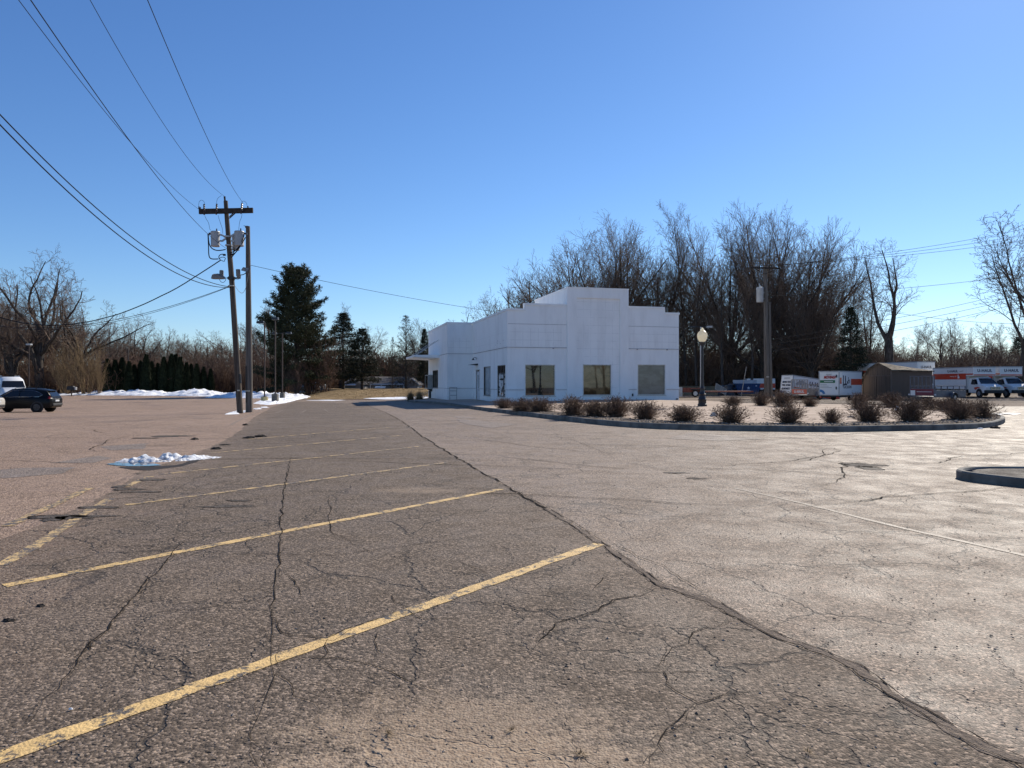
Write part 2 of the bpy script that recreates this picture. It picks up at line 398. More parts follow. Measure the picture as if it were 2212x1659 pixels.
for pts, mt in (([(0,1225),(100,1167),(180,1112),(240,1078)], 'yellow_old'), ([(270,1053),(325,1030)], 'yellow_old'), ([(15,1138),(100,1100),(195,1055)], 'yellow_old'),
                ([(498,919),(540,897),(578,880)], 'white_old'), ([(1586,1055),(1756,1093),(1956,1143),(2212,1200),(2300,1220)], 'ghost_line'),
                ([(597,892),(610,887)], 'white_old'), ([(652,891),(662,886)], 'white_old'), ([(700,884),(708,889)], 'white_old'), ([(740,867),(820,866)], 'white_old')):
    mb = MB(); strip(mb, [G(*q) for q in pts], .12 if mt == 'yellow_old' else .07, .004 if mt == 'ghost_line' else .0095, jitter=.02, seg=.12, wj=.35, seed=len(pts)*3.3)
    tag(mb.build('pavement_line', MT[mt]), kind='structure')

# ---- cracks and the open seam
MT['crack'] = plain('crack_shadow_dirt', (.024, .019, .015), .95, .3, 8, .05)
m = N('seam_fill'); p = m.pos(); n1 = m.noise(p, 6, 6, .7).outputs[0]; n2 = m.noise(p, 40, 4, .7).outputs[0]
MT['seam'] = m.fin(m.mix(m.step(n1, .35, .65), (.13, .098, .075), (.22, .17, .13)), .9, m.bump(m.math('ADD', n1, n2), .9, .03), .25)
mb = MB(); s_near = seam3[:14]
strip(mb, s_near, .075, .0085, jitter=.03, seg=.06, wj=.95, seed=2)
tag(mb.build('pavement_seam', MT['seam']), kind='structure')
z8 = lambda q: G(.5*q[0], 848+.5*q[1]); z6 = lambda q: G(1106+.5*q[0], 848+.5*q[1])
C8 = [[(1260,270),(1240,360),(1225,430),(1215,520),(1210,610),(1205,690),(1200,770),(1190,850),(1180,900),(1175,960),(1170,1040),(1190,1120),(1175,1160),(1165,1240),(1140,1320),(1120,1400),(1090,1480),(1110,1560),(1120,1620)],
 [(850,610),(760,680),(715,740),(660,790),(600,870),(550,920),(490,985),(480,1030),(390,1080),(340,1150),(310,1220),(250,1290),(180,1330),(110,1430)],
 [(490,985),(620,965),(760,945),(860,938),(1000,910),(1120,905),(1165,870)], [(890,850),(980,860),(1120,858),(1165,875)],
 [(780,705),(1000,700),(1200,705),(1440,710),(1570,690),(1800,660),(2000,635),(2212,600)], [(1410,450),(1430,500),(1420,560),(1430,600),(1500,640),(1560,680),(1590,690)],
 [(1180,960),(1220,1030),(1270,1055),(1410,1070),(1500,1030),(1640,980),(1760,945)], [(1180,1170),(1330,1155),(1480,1160),(1600,1180),(1690,1225),(1780,1265),(1880,1295)],
 [(1400,1175),(1440,1200),(1580,1210)], [(1410,1070),(1410,1140),(1390,1170)], [(1180,1220),(1260,1270),(1270,1320),(1340,1340),(1390,1370)], [(1900,730),(2000,740),(2080,770),(2110,790)],
 [(0,1190),(100,1180),(200,1165)], [(390,1080),(400,1120),(380,1090)], [(1250,790),(1280,840),(1290,900)], [(1680,880),(1690,910),(1740,930)], [(560,490),(700,470),(860,455)], [(0,840),(120,800),(300,770)],
 [(330,690),(500,670),(700,668)], [(1440,480),(1640,490),(1800,470),(1950,440)], [(1060,640),(1090,680)], [(1630,1040),(1630,1120),(1650,1140)], [(1760,945),(1830,985),(1990,985)]]
C6 = [[(0,605),(100,590),(280,580)], [(390,545),(540,565),(620,555),(740,530),(990,525),(1170,515),(1290,495),(1380,480),(1500,480),(1620,450),(1700,430),(1800,415),(1990,385)],
 [(420,285),(600,325),(700,350),(830,380),(1000,420)], [(1200,370),(1400,410),(1560,435),(1700,450),(1820,480),(1950,500),(2080,530),(2212,550),(2330,575)], [(920,780),(1180,775),(1400,755),(1700,745),(1950,755),(2050,725),(2140,710)],
 [(640,845),(560,880),(440,900),(370,945),(270,980),(190,1000),(140,1060),(50,1120),(0,1110)], [(1010,990),(880,1020),(790,1045),(760,1090),(690,1110),(660,1170),(620,1190)],
 [(370,1210),(520,1215),(650,1220),(650,1270),(700,1300),(760,1320),(800,1345),(850,1330),(900,1310),(1000,1300),(1050,1280)], [(800,1345),(760,1400),(700,1440),(640,1480),(610,1530),(640,1560),(590,1590),(570,1620)],
 [(650,1220),(720,1215),(850,1220)], [(700,195),(850,225),(1100,250),(1300,290),(1500,310),(1700,340),(1940,360)], [(0,170),(250,200),(420,270),(440,290)], [(500,455),(620,480),(860,500),(990,525)],
 [(1000,170),(1250,200),(1500,240),(1700,235)], [(0,330),(200,330),(420,325)], [(0,395),(300,395),(600,385)], [(1700,450),(1660,440)], [(520,790),(400,805),(350,860)], [(290,660),(420,650),(640,750),(760,820),(930,930)]]
mb = MB()
for i, (cs, z) in enumerate([(c, z8) for c in C8] + [(c, z6) for c in C6]):
    w = .0054 if i not in (0, 1, 28) else .0072
    pts = [z(q) for q in cs]; strip(mb, pts, w * (1 + pts[0].y*.03), .0115, jitter=.045, seg=.045 if pts[0].y < 9 else .15, wj=.9, seed=i*1.3, taper=True)
    if i in (0, 1, 6, 7, 28, 29, 31): strip(mb, pts, w*.45, .0110, jitter=.09, seg=.05, wj=1.0, seed=i*1.3+40, taper=True)
# edges of the seam
for sgn, sd_ in ((1, 3.), (-1, 6.)):
    pts = []
    for i, q in enumerate(seam3[:15]):
        t = (seam3[min(i+1, len(seam3)-1)] - seam3[max(i-1, 0)]).normalized(); s = Vector((-t.y, t.x, 0)) * sgn * .036
        pts.append(q + s)
    strip(mb, pts, .007, .0125, jitter=.035, seg=.05, wj=1.1, seed=sd_)
strip(mb, seam3[13:], .03, .0125, jitter=.10, seg=.2, wj=1.0, seed=11)
rr = random.Random(3)
for k in range(26):                             # finer cracks across the lane and the side lot
    a = G(rr.uniform(1100, 2200), rr.uniform(935, 1100)) if k < 15 else G(rr.uniform(0, 480), rr.uniform(905, 1010))
    an = rr.uniform(-.5, .5) + (.3 if k % 2 else 2.6); pts = [a]
    for j in range(rr.randint(5, 11)):
        an += rr.uniform(-.35, .35); pts.append(pts[-1] + Vector((math.cos(an), math.sin(an)*.8, 0))*.7)
    strip(mb, pts, .02, .0115, jitter=.08, seg=.12, wj=.9, seed=k+60, taper=True)
tag(mb.build('pavement_cracks', MT['crack']), kind='structure')
# potholes, broken edges
MT['hole'] = asphalt('broken_asphalt', (.04, .031, .024), (.085, .067, .053), pit=.9, craze=0, rough=.9)
for (px, py, rx, ry) in ((275,1058,.22,.05),(305,1064,.30,.035),(262,1052,.1,.05),(135,1118,.34,.05),(118,1123,.12,.05),(195,1117,.3,.03),(328,1038,.2,.05),(375,943,.5,.12),(318,947,.35,.06),(215,1098,.22,.04),(490,1095,.3,.04),(515,1083,.16,.03),(1865,1005,.35,.15),(1880,1012,.2,.1),(1460,1022,.2,.04),(1505,1034,.14,.04)):
    c = G(px, py); poly = []
    for j in range(60):
        t = 2*math.pi*j/60; r = 1 + .8*mn.noise(Vector((math.cos(t)*1.9+px, math.sin(t)*1.9+py, 0))) + .5*mn.noise(Vector((math.cos(t)*6+px, math.sin(t)*6+py, 4)))
        r = min(max(r, .2), 1.25); poly.append((c.x + math.cos(t)*rx*r, c.y + math.sin(t)*ry*2.4*r))
    drape('pothole', poly, 2, .004 if px > 1300 else .0105, MT['hole'])
# lighter patches
MT['patch'] = asphalt('pale_patch_asphalt', (.15, .115, .09), (.215, .17, .135), pit=.2, craze=.2, rough=.7)
for poly in ([(60,1030),(0,1035),(-40,1020),(40,1012),(170,1010),(130,1024)], [(110,1000),(215,985),(245,990),(200,1001)], [(215,965),(320,958),(310,970),(240,973)], [(985,905),(1120,917),(1060,925),(1000,915)], [(960,896),(1030,903),(1000,905)], [(1490,935),(1655,948),(1560,953),(1440,948)]):
    drape('asphalt_patch', [G(*q) for q in poly], 2, .0065, MT['patch'], jag=.08)
# puddle and sandy film
m = N('meltwater'); MT['water'] = m.fin((.03, .03, .032), .04, None, .6)
pud = [(229,1004),(255,999.5),(300,998),(330,1002),(350,1006),(320,1008.5),(280,1008.5),(250,1006.5)]
drape('puddle', [G(*q) for q in pud], 3, .0125, MT['water'], jag=.05)
m = N('damp_asphalt'); p = m.pos(); n1 = m.noise(p, 3, 5, .7).outputs[0]; MT['damp'] = m.fin(m.mix(n1, (.02, .016, .014), (.06, .048, .04)), .75, m.bump(m.noise(p, 35, 3, .7).outputs[0], .6, .01), .15)
drape('damp_patch', [G(*q) for q in [(260,1009),(300,1010),(380,1006),(440,988),(452,990),(400,1008),(330,1017),(285,1015)]], 3, .0085, MT['damp'], jag=.12)

# loose grit
def grit(name, n, region, smin, smax, mat, label, seed=1, inside=None, zoff=.006):
    r = random.Random(seed); V = []; Fc = []
    while n:
        q = region(r)
        if inside and not inside(q): continue
        n -= 1
        s = smin * (smax/smin)**(r.random()**2.2); b = len(V); z = q.z + zoff
        ang = r.random()*6.28; ca, sa = math.cos(ang), math.sin(ang); ax, ay, az = s*r.uniform(.7, 1.3), s*r.uniform(.5, 1), s*r.uniform(.4, .8)
        for (x, y, zz) in ((1,0,.2),(.2,1,.3),(-1,.1,.2),(-.1,-1,.25),(.1,.1,1),(0,0,-.3)):
            V.append((q.x + (x*ax*ca - y*ay*sa), q.y + (x*ax*sa + y*ay*ca), z + zz*az))
        for t in ((0,1,4),(1,2,4),(2,3,4),(3,0,4),(1,0,5),(2,1,5),(3,2,5),(0,3,5)): Fc.append(tuple(b+i for i in t))
    o = MB().add(V, Fc).build(name, mat); return tag(o, label, 'gravel', kind='stuff')
m = N('grit_stone'); rnd = m.n('NewGeometry').outputs['Random Per Island']
MT['grit'] = m.fin(m.mix(rnd, (.09, .066, .048), (.40, .31, .235)), .85, None, .3)
def reg_near(r):
    y = 2.6 * (11/2.6)**(r.random()); x = r.uniform(-.75, .75)*y
    return Vector((x, y, H(x, y)))
grit('loose_grit', 3800, reg_near, .0030, .013, MT['grit'], 'loose stones and crumbs scattered on the near asphalt', 5)
# ------------------------------------------------------------------ kerbed island
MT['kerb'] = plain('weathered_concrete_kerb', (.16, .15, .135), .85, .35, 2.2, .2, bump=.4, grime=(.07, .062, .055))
m = N('sandy_walk'); p = m.pos(); n1 = m.noise(m.scalev(p, .4, 1.5, 1), .9, 6, .7).outputs[0]; n2 = m.noise(p, 14, 5, .7).outputs[0]
MT['walk'] = m.fin(m.mix(m.step(n2, .6, .75, 0, .35), m.mix(m.step(n1, .35, .65), (.29, .215, .16), (.47, .365, .285)), (.14, .11, .085)), .9, m.bump(n2, .5, .02), .25)
m = N('gravel_mulch'); p = m.pos(); v = m.vor(p, 16); n2 = m.noise(p, 2, 4, .7).outputs[0]; s_ = m.n('SeparateColor'); m.L(v.outputs['Color'], s_.inputs[0])
MT['mulch'] = m.fin(m.mix(s_.outputs[0], m.mix(n2, (.045, .033, .025), (.10, .075, .056)), (.22, .17, .13)), .9, m.bump(v.outputs['Distance'], 1, .06), .2)
KP = [(880,868.5),(927,871),(969,875),(1028,885),(1076,891),(1142,899.5),(1218,909),(1307,919),(1395,925.5),(1475,928.5),(1616,931.5),(1740,933),(1843,933),(1967,930.6),(2060,928.5),(2123,925.4),(2150,921.5),(2168,916),(2173,911),(2168,906.5),(2150,902.5)]
kp = [G(*q) for q in KP]
kp += [Vector((22.5, 36, 0)), Vector((23, 41, 0)), Vector((20, 45, 0)), Vector((15.5, 49, 0))]
def resample(pts, step):
    out = []
    for a, b in zip(pts[:-1], pts[1:]):
        k = max(1, int((b-a).length/step)); out += [a.lerp(b, j/k) for j in range(k)]
    return out + [pts[-1]]
def chaikin(pts, n=2):
    for _ in range(n):
        q = [pts[0]]
        for a, b in zip(pts[:-1], pts[1:]): q += [a.lerp(b, .25), a.lerp(b, .75)]
        pts = q + [pts[-1]]
    return pts
def kerb(pts, w=.17, h=.18, name='kerb', closed=False):
    pts = resample(chaikin([Vector((q.x, q.y, 0)) for q in pts]), .8); mb = MB(); rings = []; n = len(pts)
    for i, q in enumerate(pts):
        t = (pts[(i+1) % n if closed else min(i+1, n-1)] - pts[i-1 if closed else max(i-1, 0)]).normalized(); s = Vector((-t.y, t.x, 0)); z = H(q.x, q.y) + .012*mn.noise(q*.7)
        prof = [(0, -.1), (0.004, h-.03), (.03, h), (w-.02, h), (w, h-.02), (w, -.1)]
        rings.append([(q.x+s.x*o, q.y+s.y*o, z+zz) for o, zz in prof])
    if closed: rings.append(rings[0])
    mb.loft(rings, cap=not closed)
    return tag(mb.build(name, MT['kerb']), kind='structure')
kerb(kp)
kin = []
pl = resample(chaikin([Vector((q.x, q.y, 0)) for q in kp]), 1.2)
for i, q in enumerate(pl):
    t = (pl[min(i+1, len(pl)-1)] - pl[max(i-1, 0)]).normalized(); kin.append(q + Vector((-t.y, t.x, 0))*.16)
island = [(q.x, q.y) for q in kin] + [(14, 52), (10, 56), (-2, 58), (-3.2, 66), (-6, 68), (-9, 78)]
drape('sidewalk', island, 2.0, .165, MT['walk'])
# gravel strip along the kerb
i0 = 6
outer = [q for q in kin if G(1080, 891).x - .5 < q.x][0:]
kk = [q for q in kin if q.y < 40 and q.x > -.4]
inn = []
for i, q in enumerate(kk):
    t = (kk[min(i+1, len(kk)-1)] - kk[max(i-1, 0)]).normalized(); inn.append(q + Vector((-t.y, t.x, 0))*(1.35 + .25*mn.noise(q*.8)))
drape('planting_bed', [(q.x, q.y) for q in kk] + [(q.x, q.y) for q in inn[::-1]], 2.0, .185, MT['mulch'])
bed2 = [G(1560,874), G(1640,877), G(1760,876), G(1830,877), G(1990,882), G(2030,879), G(1960,872), G(1800,870), G(1560,868.5)]
drape('planting_bed', [(q.x, q.y) for q in bed2], 2.0, .18, MT['mulch'], jag=.25)
def reg_bed(r):
    i = r.randrange(len(kk)); q = kk[i].lerp(inn[i], r.random()); q = q + Vector((r.uniform(-.6, .6), 0, 0)); return Vector((q.x, q.y, H(q.x, q.y)))
from mathutils.geometry import intersect_point_tri_2d
kxy = [(q.x, q.y) for q in kk] + [(q.x, q.y) for q in inn[::-1]]
def inpoly(q, poly):
    c = False; n = len(poly); x, y = q[0], q[1]
    for i in range(n):
        (x0, y0), (x1, y1) = poly[i][:2], poly[(i+1) % n][:2]
        if (y0 > y) != (y1 > y) and x < (x1-x0)*(y-y0)/(y1-y0)+x0: c = not c
    return c
grit('bed_gravel', 2600, reg_bed, .02, .07, MT['grit'], 'loose gravel and wood chips in the kerbed shrub bed', 9, lambda q: inpoly(q, kxy), .19)
# right hand island, mostly out of frame
k2 = [Vector((19.5, 12.6, 0)), G(2330, 1029), G(2212, 1027), G(2120, 1027), G(2092, 1029), G(2081, 1033), G(2100, 1039), G(2212, 1051), G(2330, 1063), Vector((14.5, 8.2, 0)), Vector((19.8, 7.2, 0))]
kc = [q.copy() for q in k2[::-1]]
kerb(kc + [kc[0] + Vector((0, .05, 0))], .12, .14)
isl2 = [(q.x, q.y) for q in k2]
cx_ = sum(q[0] for q in isl2)/len(isl2); cy_ = sum(q[1] for q in isl2)/len(isl2)
drape('planting_bed', [(cx_+(x-cx_)*.97, cy_+(y-cy_)*.93) for x, y in isl2], 2.0, .12, MT['hole'])

# ------------------------------------------------------------------ snow
m = N('snow'); p = m.pos(); n1 = m.noise(p, 2.3, 6, .65).outputs[0]; n2 = m.noise(p, 14, 5, .7).outputs[0]
MT['snow'] = m.fin(m.mix(m.step(m.noise(p, .9, 6, .75).outputs[0], .50, .66, 0, .6), m.mix(n2, (.80, .82, .85), (.9, .9, .91)), (.34, .31, .28)), .6, m.bump(m.math('ADD', n1, m.math('MULTIPLY', n2, .4)), .7, .12), .3)
m.b.inputs['Subsurface Weight'].default_value = .85; m.b.inputs['Subsurface Radius'].default_value = (1, 1, 1); m.b.inputs['Subsurface Scale'].default_value = .35
def ridge(name, pts, width, height, label, cat, seed=0, group=None, lump=.9, step=.7, nv=22):
    pts = resample([Vector((q.x, q.y, 0)) for q in pts], step); n = len(pts); vs = []; fs = []
    for i, q in enumerate(pts):
        t = (pts[min(i+1, n-1)] - pts[max(i-1, 0)]).normalized(); s = Vector((-t.y, t.x, 0)); e = math.sin(math.pi*min(max(i/(n-1), 0), 1))**.4
        hh = height*(.7 + .6*mn.noise(Vector((i*step*.16, seed, 2)))+.25*mn.noise(Vector((i*step*.55, seed, 5))))
        for j in range(nv+1):
            v = j/nv*2-1; x, y = q.x + s.x*v*width/2*(.85+.3*mn.noise(Vector((i*step*.3, seed, 9)))), q.y + s.y*v*width/2
            pr = max(0, 1-abs(v)**1.7)**.8
            z = pr*e*(hh + lump*height*mn.fractal(Vector((x*.9, y*.9, seed)), .8, 2.1, 6)*.6) - .05
            vs.append((x, y, H(x, y) + max(z, -.05)))
    for i in range(n-1):
        for j in range(nv): fs.append((i*(nv+1)+j, (i+1)*(nv+1)+j, (i+1)*(nv+1)+j+1, i*(nv+1)+j+1))
    return tag(MB().add(vs, fs).build(name, MT['snow'], smooth=True), label, cat, group)
bankpts = [G(120, 853.2), G(200, 853), G(320, 853.6), G(420, 854.6), G(520, 856), G(600, 858)]
ridge('snow_bank', bankpts, 8, .95, 'long ploughed snow bank in front of the dark hedge', 'snow bank', 1, step=.35)
ridge('snow_bank', [G(470, 858), G(520, 859), G(600, 860), G(660, 858)], 6, .95, 'lower lumpy snow heap behind the two wooden poles', 'snow bank', 4, step=.35)
def snow_flat(poly, label, hgt=.07, name='snow_patch', group=None):
    pts = [G(*q) for q in poly]; c = sum(pts, Vector())/len(pts); rings = []; ed = []
    for i in range(len(pts)):
        a, b = pts[i], pts[(i+1) % len(pts)]
        for j in range(8):
            q = a.lerp(b, j/8); d = nvec(Vector((q.x*1.3, q.y*1.3, 1))); ed.append(q + Vector((d.x*.35, d.y*.35, 0)))
    vs = []; fs = []; n = len(ed); K = 6
    for k in range(K):
        t = k/K
        for q in ed:
            x, y = q.x+(c.x-q.x)*t, q.y+(c.y-q.y)*t
            z = H(x, y) + .01 + hgt*(min(1, t*4))**.6*(1+.8*mn.fractal(Vector((x*1.2, y*1.2, 4)), 1, 2, 4)) if k else H(x, y)+.008
            vs.append((x, y, z))
    vs.append((c.x, c.y, H(c.x, c.y)+hgt*1.3))
    for k in range(K-1):
        for i in range(n): fs.append((k*n+i, k*n+(i+1) % n, (k+1)*n+(i+1) % n, (k+1)*n+i))
    for i in range(n): fs.append(((K-1)*n+i, (K-1)*n+(i+1) % n, K*n))
    return tag(MB().add(vs, fs).build(name, MT['snow'], smooth=True), label, 'snow', group)
snow_flat([(547,872),(560,866),(600,858),(660,852),(672,856.5),(640,865),(615,871),(580,875)], 'bright snow patch spread around the concrete lamp bases', .16)
snow_flat([(640,856),(652,853),(676,857),(660,861)], 'thin snow tongue where lot and dry grass meet', .05)
snow_flat([(484,896),(505,890),(518,887),(512,895)], 'small snow patch left of the leaning pole foot', .05)
snow_flat([(523,889.5),(534,886),(540,888),(530,892)], 'small snow patch between the two wooden pole feet', .05)
snow_flat([(545,883),(560,881.5),(566,883),(552,885)], 'tiny snow patch right of the straight pole foot', .04)
snow_flat([(562,879.5),(575,879),(578,881),(566,881.5)], 'tiny snow scrap at the start of the pale edge line', .03)
snow_flat([(785,861),(850,858),(925,857.5),(926,861.5),(850,863),(810,862.5)], 'thin snow strip along the foot of the grass bank', .06)
snow_flat([(745,864.6),(700,864),(660,865),(720,866)], 'sliver of snow at the far lot edge', .03)
snow_flat([(2005,897),(2060,891),(2120,892),(2190,896),(2212,893),(2140,898)], 'thin icy snow streak beyond the kerbed bed', .03)
m = N('dirty_snow'); p = m.pos(); n1 = m.noise(p, 7, 7, .75).outputs[0]; n2 = m.noise(p, 30, 4, .7).outputs[0]
MT['dirty_snow'] = m.fin(m.mix(m.step(n1, .50, .62, 0, .8), m.mix(n2, (.72, .73, .75), (.88, .88, .88)), (.20, .17, .145)), .6, m.bump(m.math('ADD', n1, m.math('MULTIPLY', n2, .5)), .9, .04), .3)
# melting pile in the left lot
c = G(352, 994); vs = []; fs = []; nu, nv = 110, 44; ux = Vector((1, .42, 0)).normalized(); uy = Vector((-ux.y, ux.x, 0))
for i in range(nu+1):
    for j in range(nv+1):
        a = (i/nu*2-1); b = (j/nv*2-1); q = c + ux*(a*1.02+.12) + uy*b*.42
        e = max(0, 1 - a*a - b*b*(1+.4*mn.noise(Vector((a*4, 2, 2)))))
        lump = .55 + .75*mn.noise(Vector((q.x*2.9, q.y*2.9, 1))) + .5*mn.noise(Vector((q.x*6, q.y*6, 3))) + .16*mn.noise(Vector((q.x*13, q.y*13, 5)))
        z = .15*e**.6*max(lump, -.05)*(1-.55*max(0, a)-.1*max(0, -a)) + .02*mn.noise(Vector((q.x*19, q.y*19, 3)))*(e > 0) - .014
        vs.append((q.x, q.y, H(q.x, q.y) + z))
for i in range(nu):
    for j in range(nv): fs.append((i*(nv+1)+j, (i+1)*(nv+1)+j, (i+1)*(nv+1)+j+1, i*(nv+1)+j+1))
tag(MB().add(vs, fs).build('snow_pile', MT['dirty_snow'], smooth=True), 'small melting snow pile beside a puddle in the left lot', 'snow pile')
# ------------------------------------------------------------------ white restaurant
def white_paint(name, axis=None, lines=None, missing=.45):
    m = N(name); v = m.obj(); s = m.n('SeparateXYZ'); m.L(v, s.inputs[0])
    n1 = m.noise(m.scalev(v, 1, 1, .22), 1.1, 6, .65).outputs[0]; n2 = m.noise(v, .35, 4, .6).outputs[0]
    c = m.mix(m.step(n1, .42, .68, 0, .8), (.90, .90, .89), (.79, .785, .775)); c = m.mix(m.step(n2, .45, .7, 0, .35), c, (.80, .81, .82))
    low = m.step(m.math('ADD', s.outputs[2], m.math('MULTIPLY', n1, .9)), .1, .75, .55, 0)
    c = m.mix(m.math('MULTIPLY', low, .5), c, (.45, .42, .38))
    h = n1
    if lines:
        u = s.outputs[0 if axis == 'x' else 1]
        def line(co, size, seed):
            fr = m.math('FRACT', m.math('DIVIDE', co, size)); d = m.math('ABSOLUTE', m.math('SUBTRACT', fr, .5))
            return m.step(d, .5-.017/size, .5-.007/size)
        g = m.math('MAXIMUM', line(u, lines[0], 1), line(m.math('ADD', s.outputs[2], .13), lines[1], 2))
        msk = m.step(m.noise(v, 1.3, 3, .6).outputs[0], missing-.12, missing+.1, .15, 1)
        g = m.math('MULTIPLY', g, msk)
        c = m.mix(m.math('MULTIPLY', g, .36), c, (.34, .35, .37))
        h = m.math('ADD', m.math('MULTIPLY', n1, .3), m.math('MULTIPLY', g, -.6))
    return m.fin(c, .55, m.bump(h, .3, .02), .35)
MT['wall'] = white_paint('white_masonry_paint')
MT['tilex'] = white_paint('white_tiled_front', 'x', (.61, .61), .42)
MT['tilex2'] = white_paint('white_tiled_tower', 'x', (.61, .61), .52)
MT['tiley'] = white_paint('white_tiled_side', 'y', (1.22, .61), .55)
MT['cap'] = plain('white_metal_coping', (.86, .86, .85), .45, .06, 1, .4)
MT['shade_line'] = plain('grey_drip_edge', (.34, .33, .36), .7, .2, 2)
MT['frame'] = plain('aluminium_window_frame', (.58, .56, .52), .45, .15, 4, .5, .3)
MT['dkframe'] = plain('dark_bronze_frame', (.08, .07, .06), .45, .2, 4, .5)
def pane(name, a, b, rough=.02, spec=1.0):
    m = N(name); v = m.obj(); n = m.noise(m.scalev(v, 1, 1, 1.6), .9, 5, .65, .6).outputs[0]
    return m.fin(m.mix(m.step(n, .38, .60), a, b), rough, None, spec)
MT['pane_dark'] = pane('dark_window_glass', (.018, .017, .014), (.06, .056, .048))
MT['pane_brown'] = pane('tinted_reflection_glass', (.06, .038, .018), (.20, .13, .06))  # brown film tint, with the reflected scene painted in as mottling
MT['pane_grey'] = pane('papered_grey_glass', (.10, .105, .10), (.16, .165, .16), .12)
MT['pane_pale'] = pane('pale_reflection_glass', (.22, .24, .25), (.30, .32, .33), .15)  # pale grey base colour stands in for the reflection on this glass
m = N('white_reflection_glass'); v = m.obj(); n1 = m.noise(m.scalev(v, 1, 1.1, 4), 1.1, 4, .6, .5).outputs[0]
s_ = m.n('SeparateXYZ'); m.L(v, s_.inputs[0]); k_ = m.math('MULTIPLY', m.step(n1, .42, .5), m.step(s_.outputs[2], 2.3, 2.0)); MT['pane_reflection'] = m.fin(m.mix(k_, (.03, .028, .025), (.85, .84, .82)), .08, None, .5)  # bright reflection painted into the glass colour as white streaks
MT['black_metal'] = plain('black_metal', (.02, .02, .022), .45, .3, 4, .5)
MT['grey_metal'] = plain('grey_metal', (.35, .36, .37), .45, .15, 3, .5, .3)
B0 = Vector((-.355, 53.84, 0)); BPH = R(14.5)
bld = thing('restaurant_building', 'white single storey restaurant with stepped tower front and large square windows', 'building', B0, BPH)
BM = bld
def part(name, mb, mat, parent=None, bevel=0, label=None):
    o = mb.build(name, mat, parent or bld, bevel=bevel)
    if label: o['label'] = label
    return o
def wall_grid(mb, ax, a0, a1, z0, z1, holes, t0, t1):
    """slab with rectangular openings. holes: (a0,a1,z0,z1)"""
    A = sorted({a0, a1, *[h[0] for h in holes], *[h[1] for h in holes]}); Zs = sorted({z0, z1, *[h[2] for h in holes], *[h[3] for h in holes]})
    # merge full-height columns where no hole
    for i in range(len(A)-1):
        am = (A[i]+A[i+1])/2; runs = []
        cols = [h for h in holes if h[0] < am < h[1]]
        segs = [(z0, z1)]
        for h in cols:
            ns = []
            for s in segs:
                if h[2] > s[0]: ns.append((s[0], min(s[1], h[2])))
                if h[3] < s[1]: ns.append((max(s[0], h[3]), s[1]))
            segs = ns
        for s in segs:
            if ax == 'x': mb.box(A[i], A[i+1], t0, t1, s[0], s[1])
            else: mb.box(t0, t1, A[i], A[i+1], s[0], s[1])
    return mb
GZ = -.9
W1, W2, W3 = (1.39, 3.81, .46, 2.88), (6.06, 8.44, .49, 2.92), (10.69, 13.11, .49, 2.94)
S1, S2, SD = (.62, 3.23, .40, 2.86), (5.76, 8.45, .38, 2.86), (10.2, 11.65, -.45, 2.62)
# front wings and body
part('front_wall', wall_grid(MB(), 'x', 0, 4.75, GZ, 6.98, [W1], 0, .22), MT['wall']); part('front_wall', wall_grid(MB(), 'x', 9.86, 14.3, GZ, 6.98, [W3], 0, .22), MT['wall'])
part('stepped_parapet', MB().box(1.4, 4.75, .003, .38, 6.98, 7.42), MT['wall']); part('stepped_parapet', MB().box(9.86, 13.0, .003, .38, 6.98, 7.42), MT['wall'])
mb = MB(); wall_grid(mb, 'y', .22, 13.4, GZ, 6.98, [S1, S2, SD], 0.0, .22); part('side_wall', mb, MT['wall'])
mb = MB(); mb.box(.6, 14.297, .6, 30, GZ, 6.6); mb.box(-2.1, .59, 13.6, 26.2, GZ, 6.6); mb.box(14.08, 14.3, .22, 30, GZ, 6.96); mb.box(.22, .5, 3.5, 5.5, GZ, 6.5)
part('rear_block', mb, MT['wall'])
mb = MB(); mb.box(-2.4, 0, 13.4, 13.6, GZ, 6.98); part('recess_wall', mb, MT['wall'])
DW = (19.2, 22.9, .9, 2.76)
mb = MB(); wall_grid(mb, 'y', 13.6, 26.3, GZ, 6.98, [DW], -2.4, -2.2); part('wing_wall', mb, MT['wall'])
# tower
mb = MB(); wall_grid(mb, 'x', 5.52, 9.14, GZ, 8.08, [W2], -.02, .2); part('tower_panel', mb, MT['tilex2'])
mb = MB(); mb.box(4.75, 5.52, -.14, .2, GZ, 8.85); mb.box(9.14, 9.86, -.14, .2, GZ, 8.85); mb.box(5.52, 9.14, -.138, .2, 8.08, 8.848)
mb.box(4.752, 9.858, .2, 8.84, 6.6, 8.82); part('tower', mb, MT['wall'])
# tile bands
for b_, mt_ in (((.16, 4.36, -.012, .02, 4.30, 5.66), 'tilex'), ((10.05, 14.15, -.012, .02, 4.30, 5.66), 'tilex'), ((-.012, .02, .2, 13.2, 4.30, 5.66), 'tiley'), ((-2.412, -2.38, 13.7, 16, 4.30, 5.66), 'tiley')): part('tile_band', MB().box(*b_), MT[mt_])
mb = MB(); mb.box(-2.3, -.15, 13.388, 13.42, 4.30, 5.66); part('tile_band', mb, MT['tilex'])
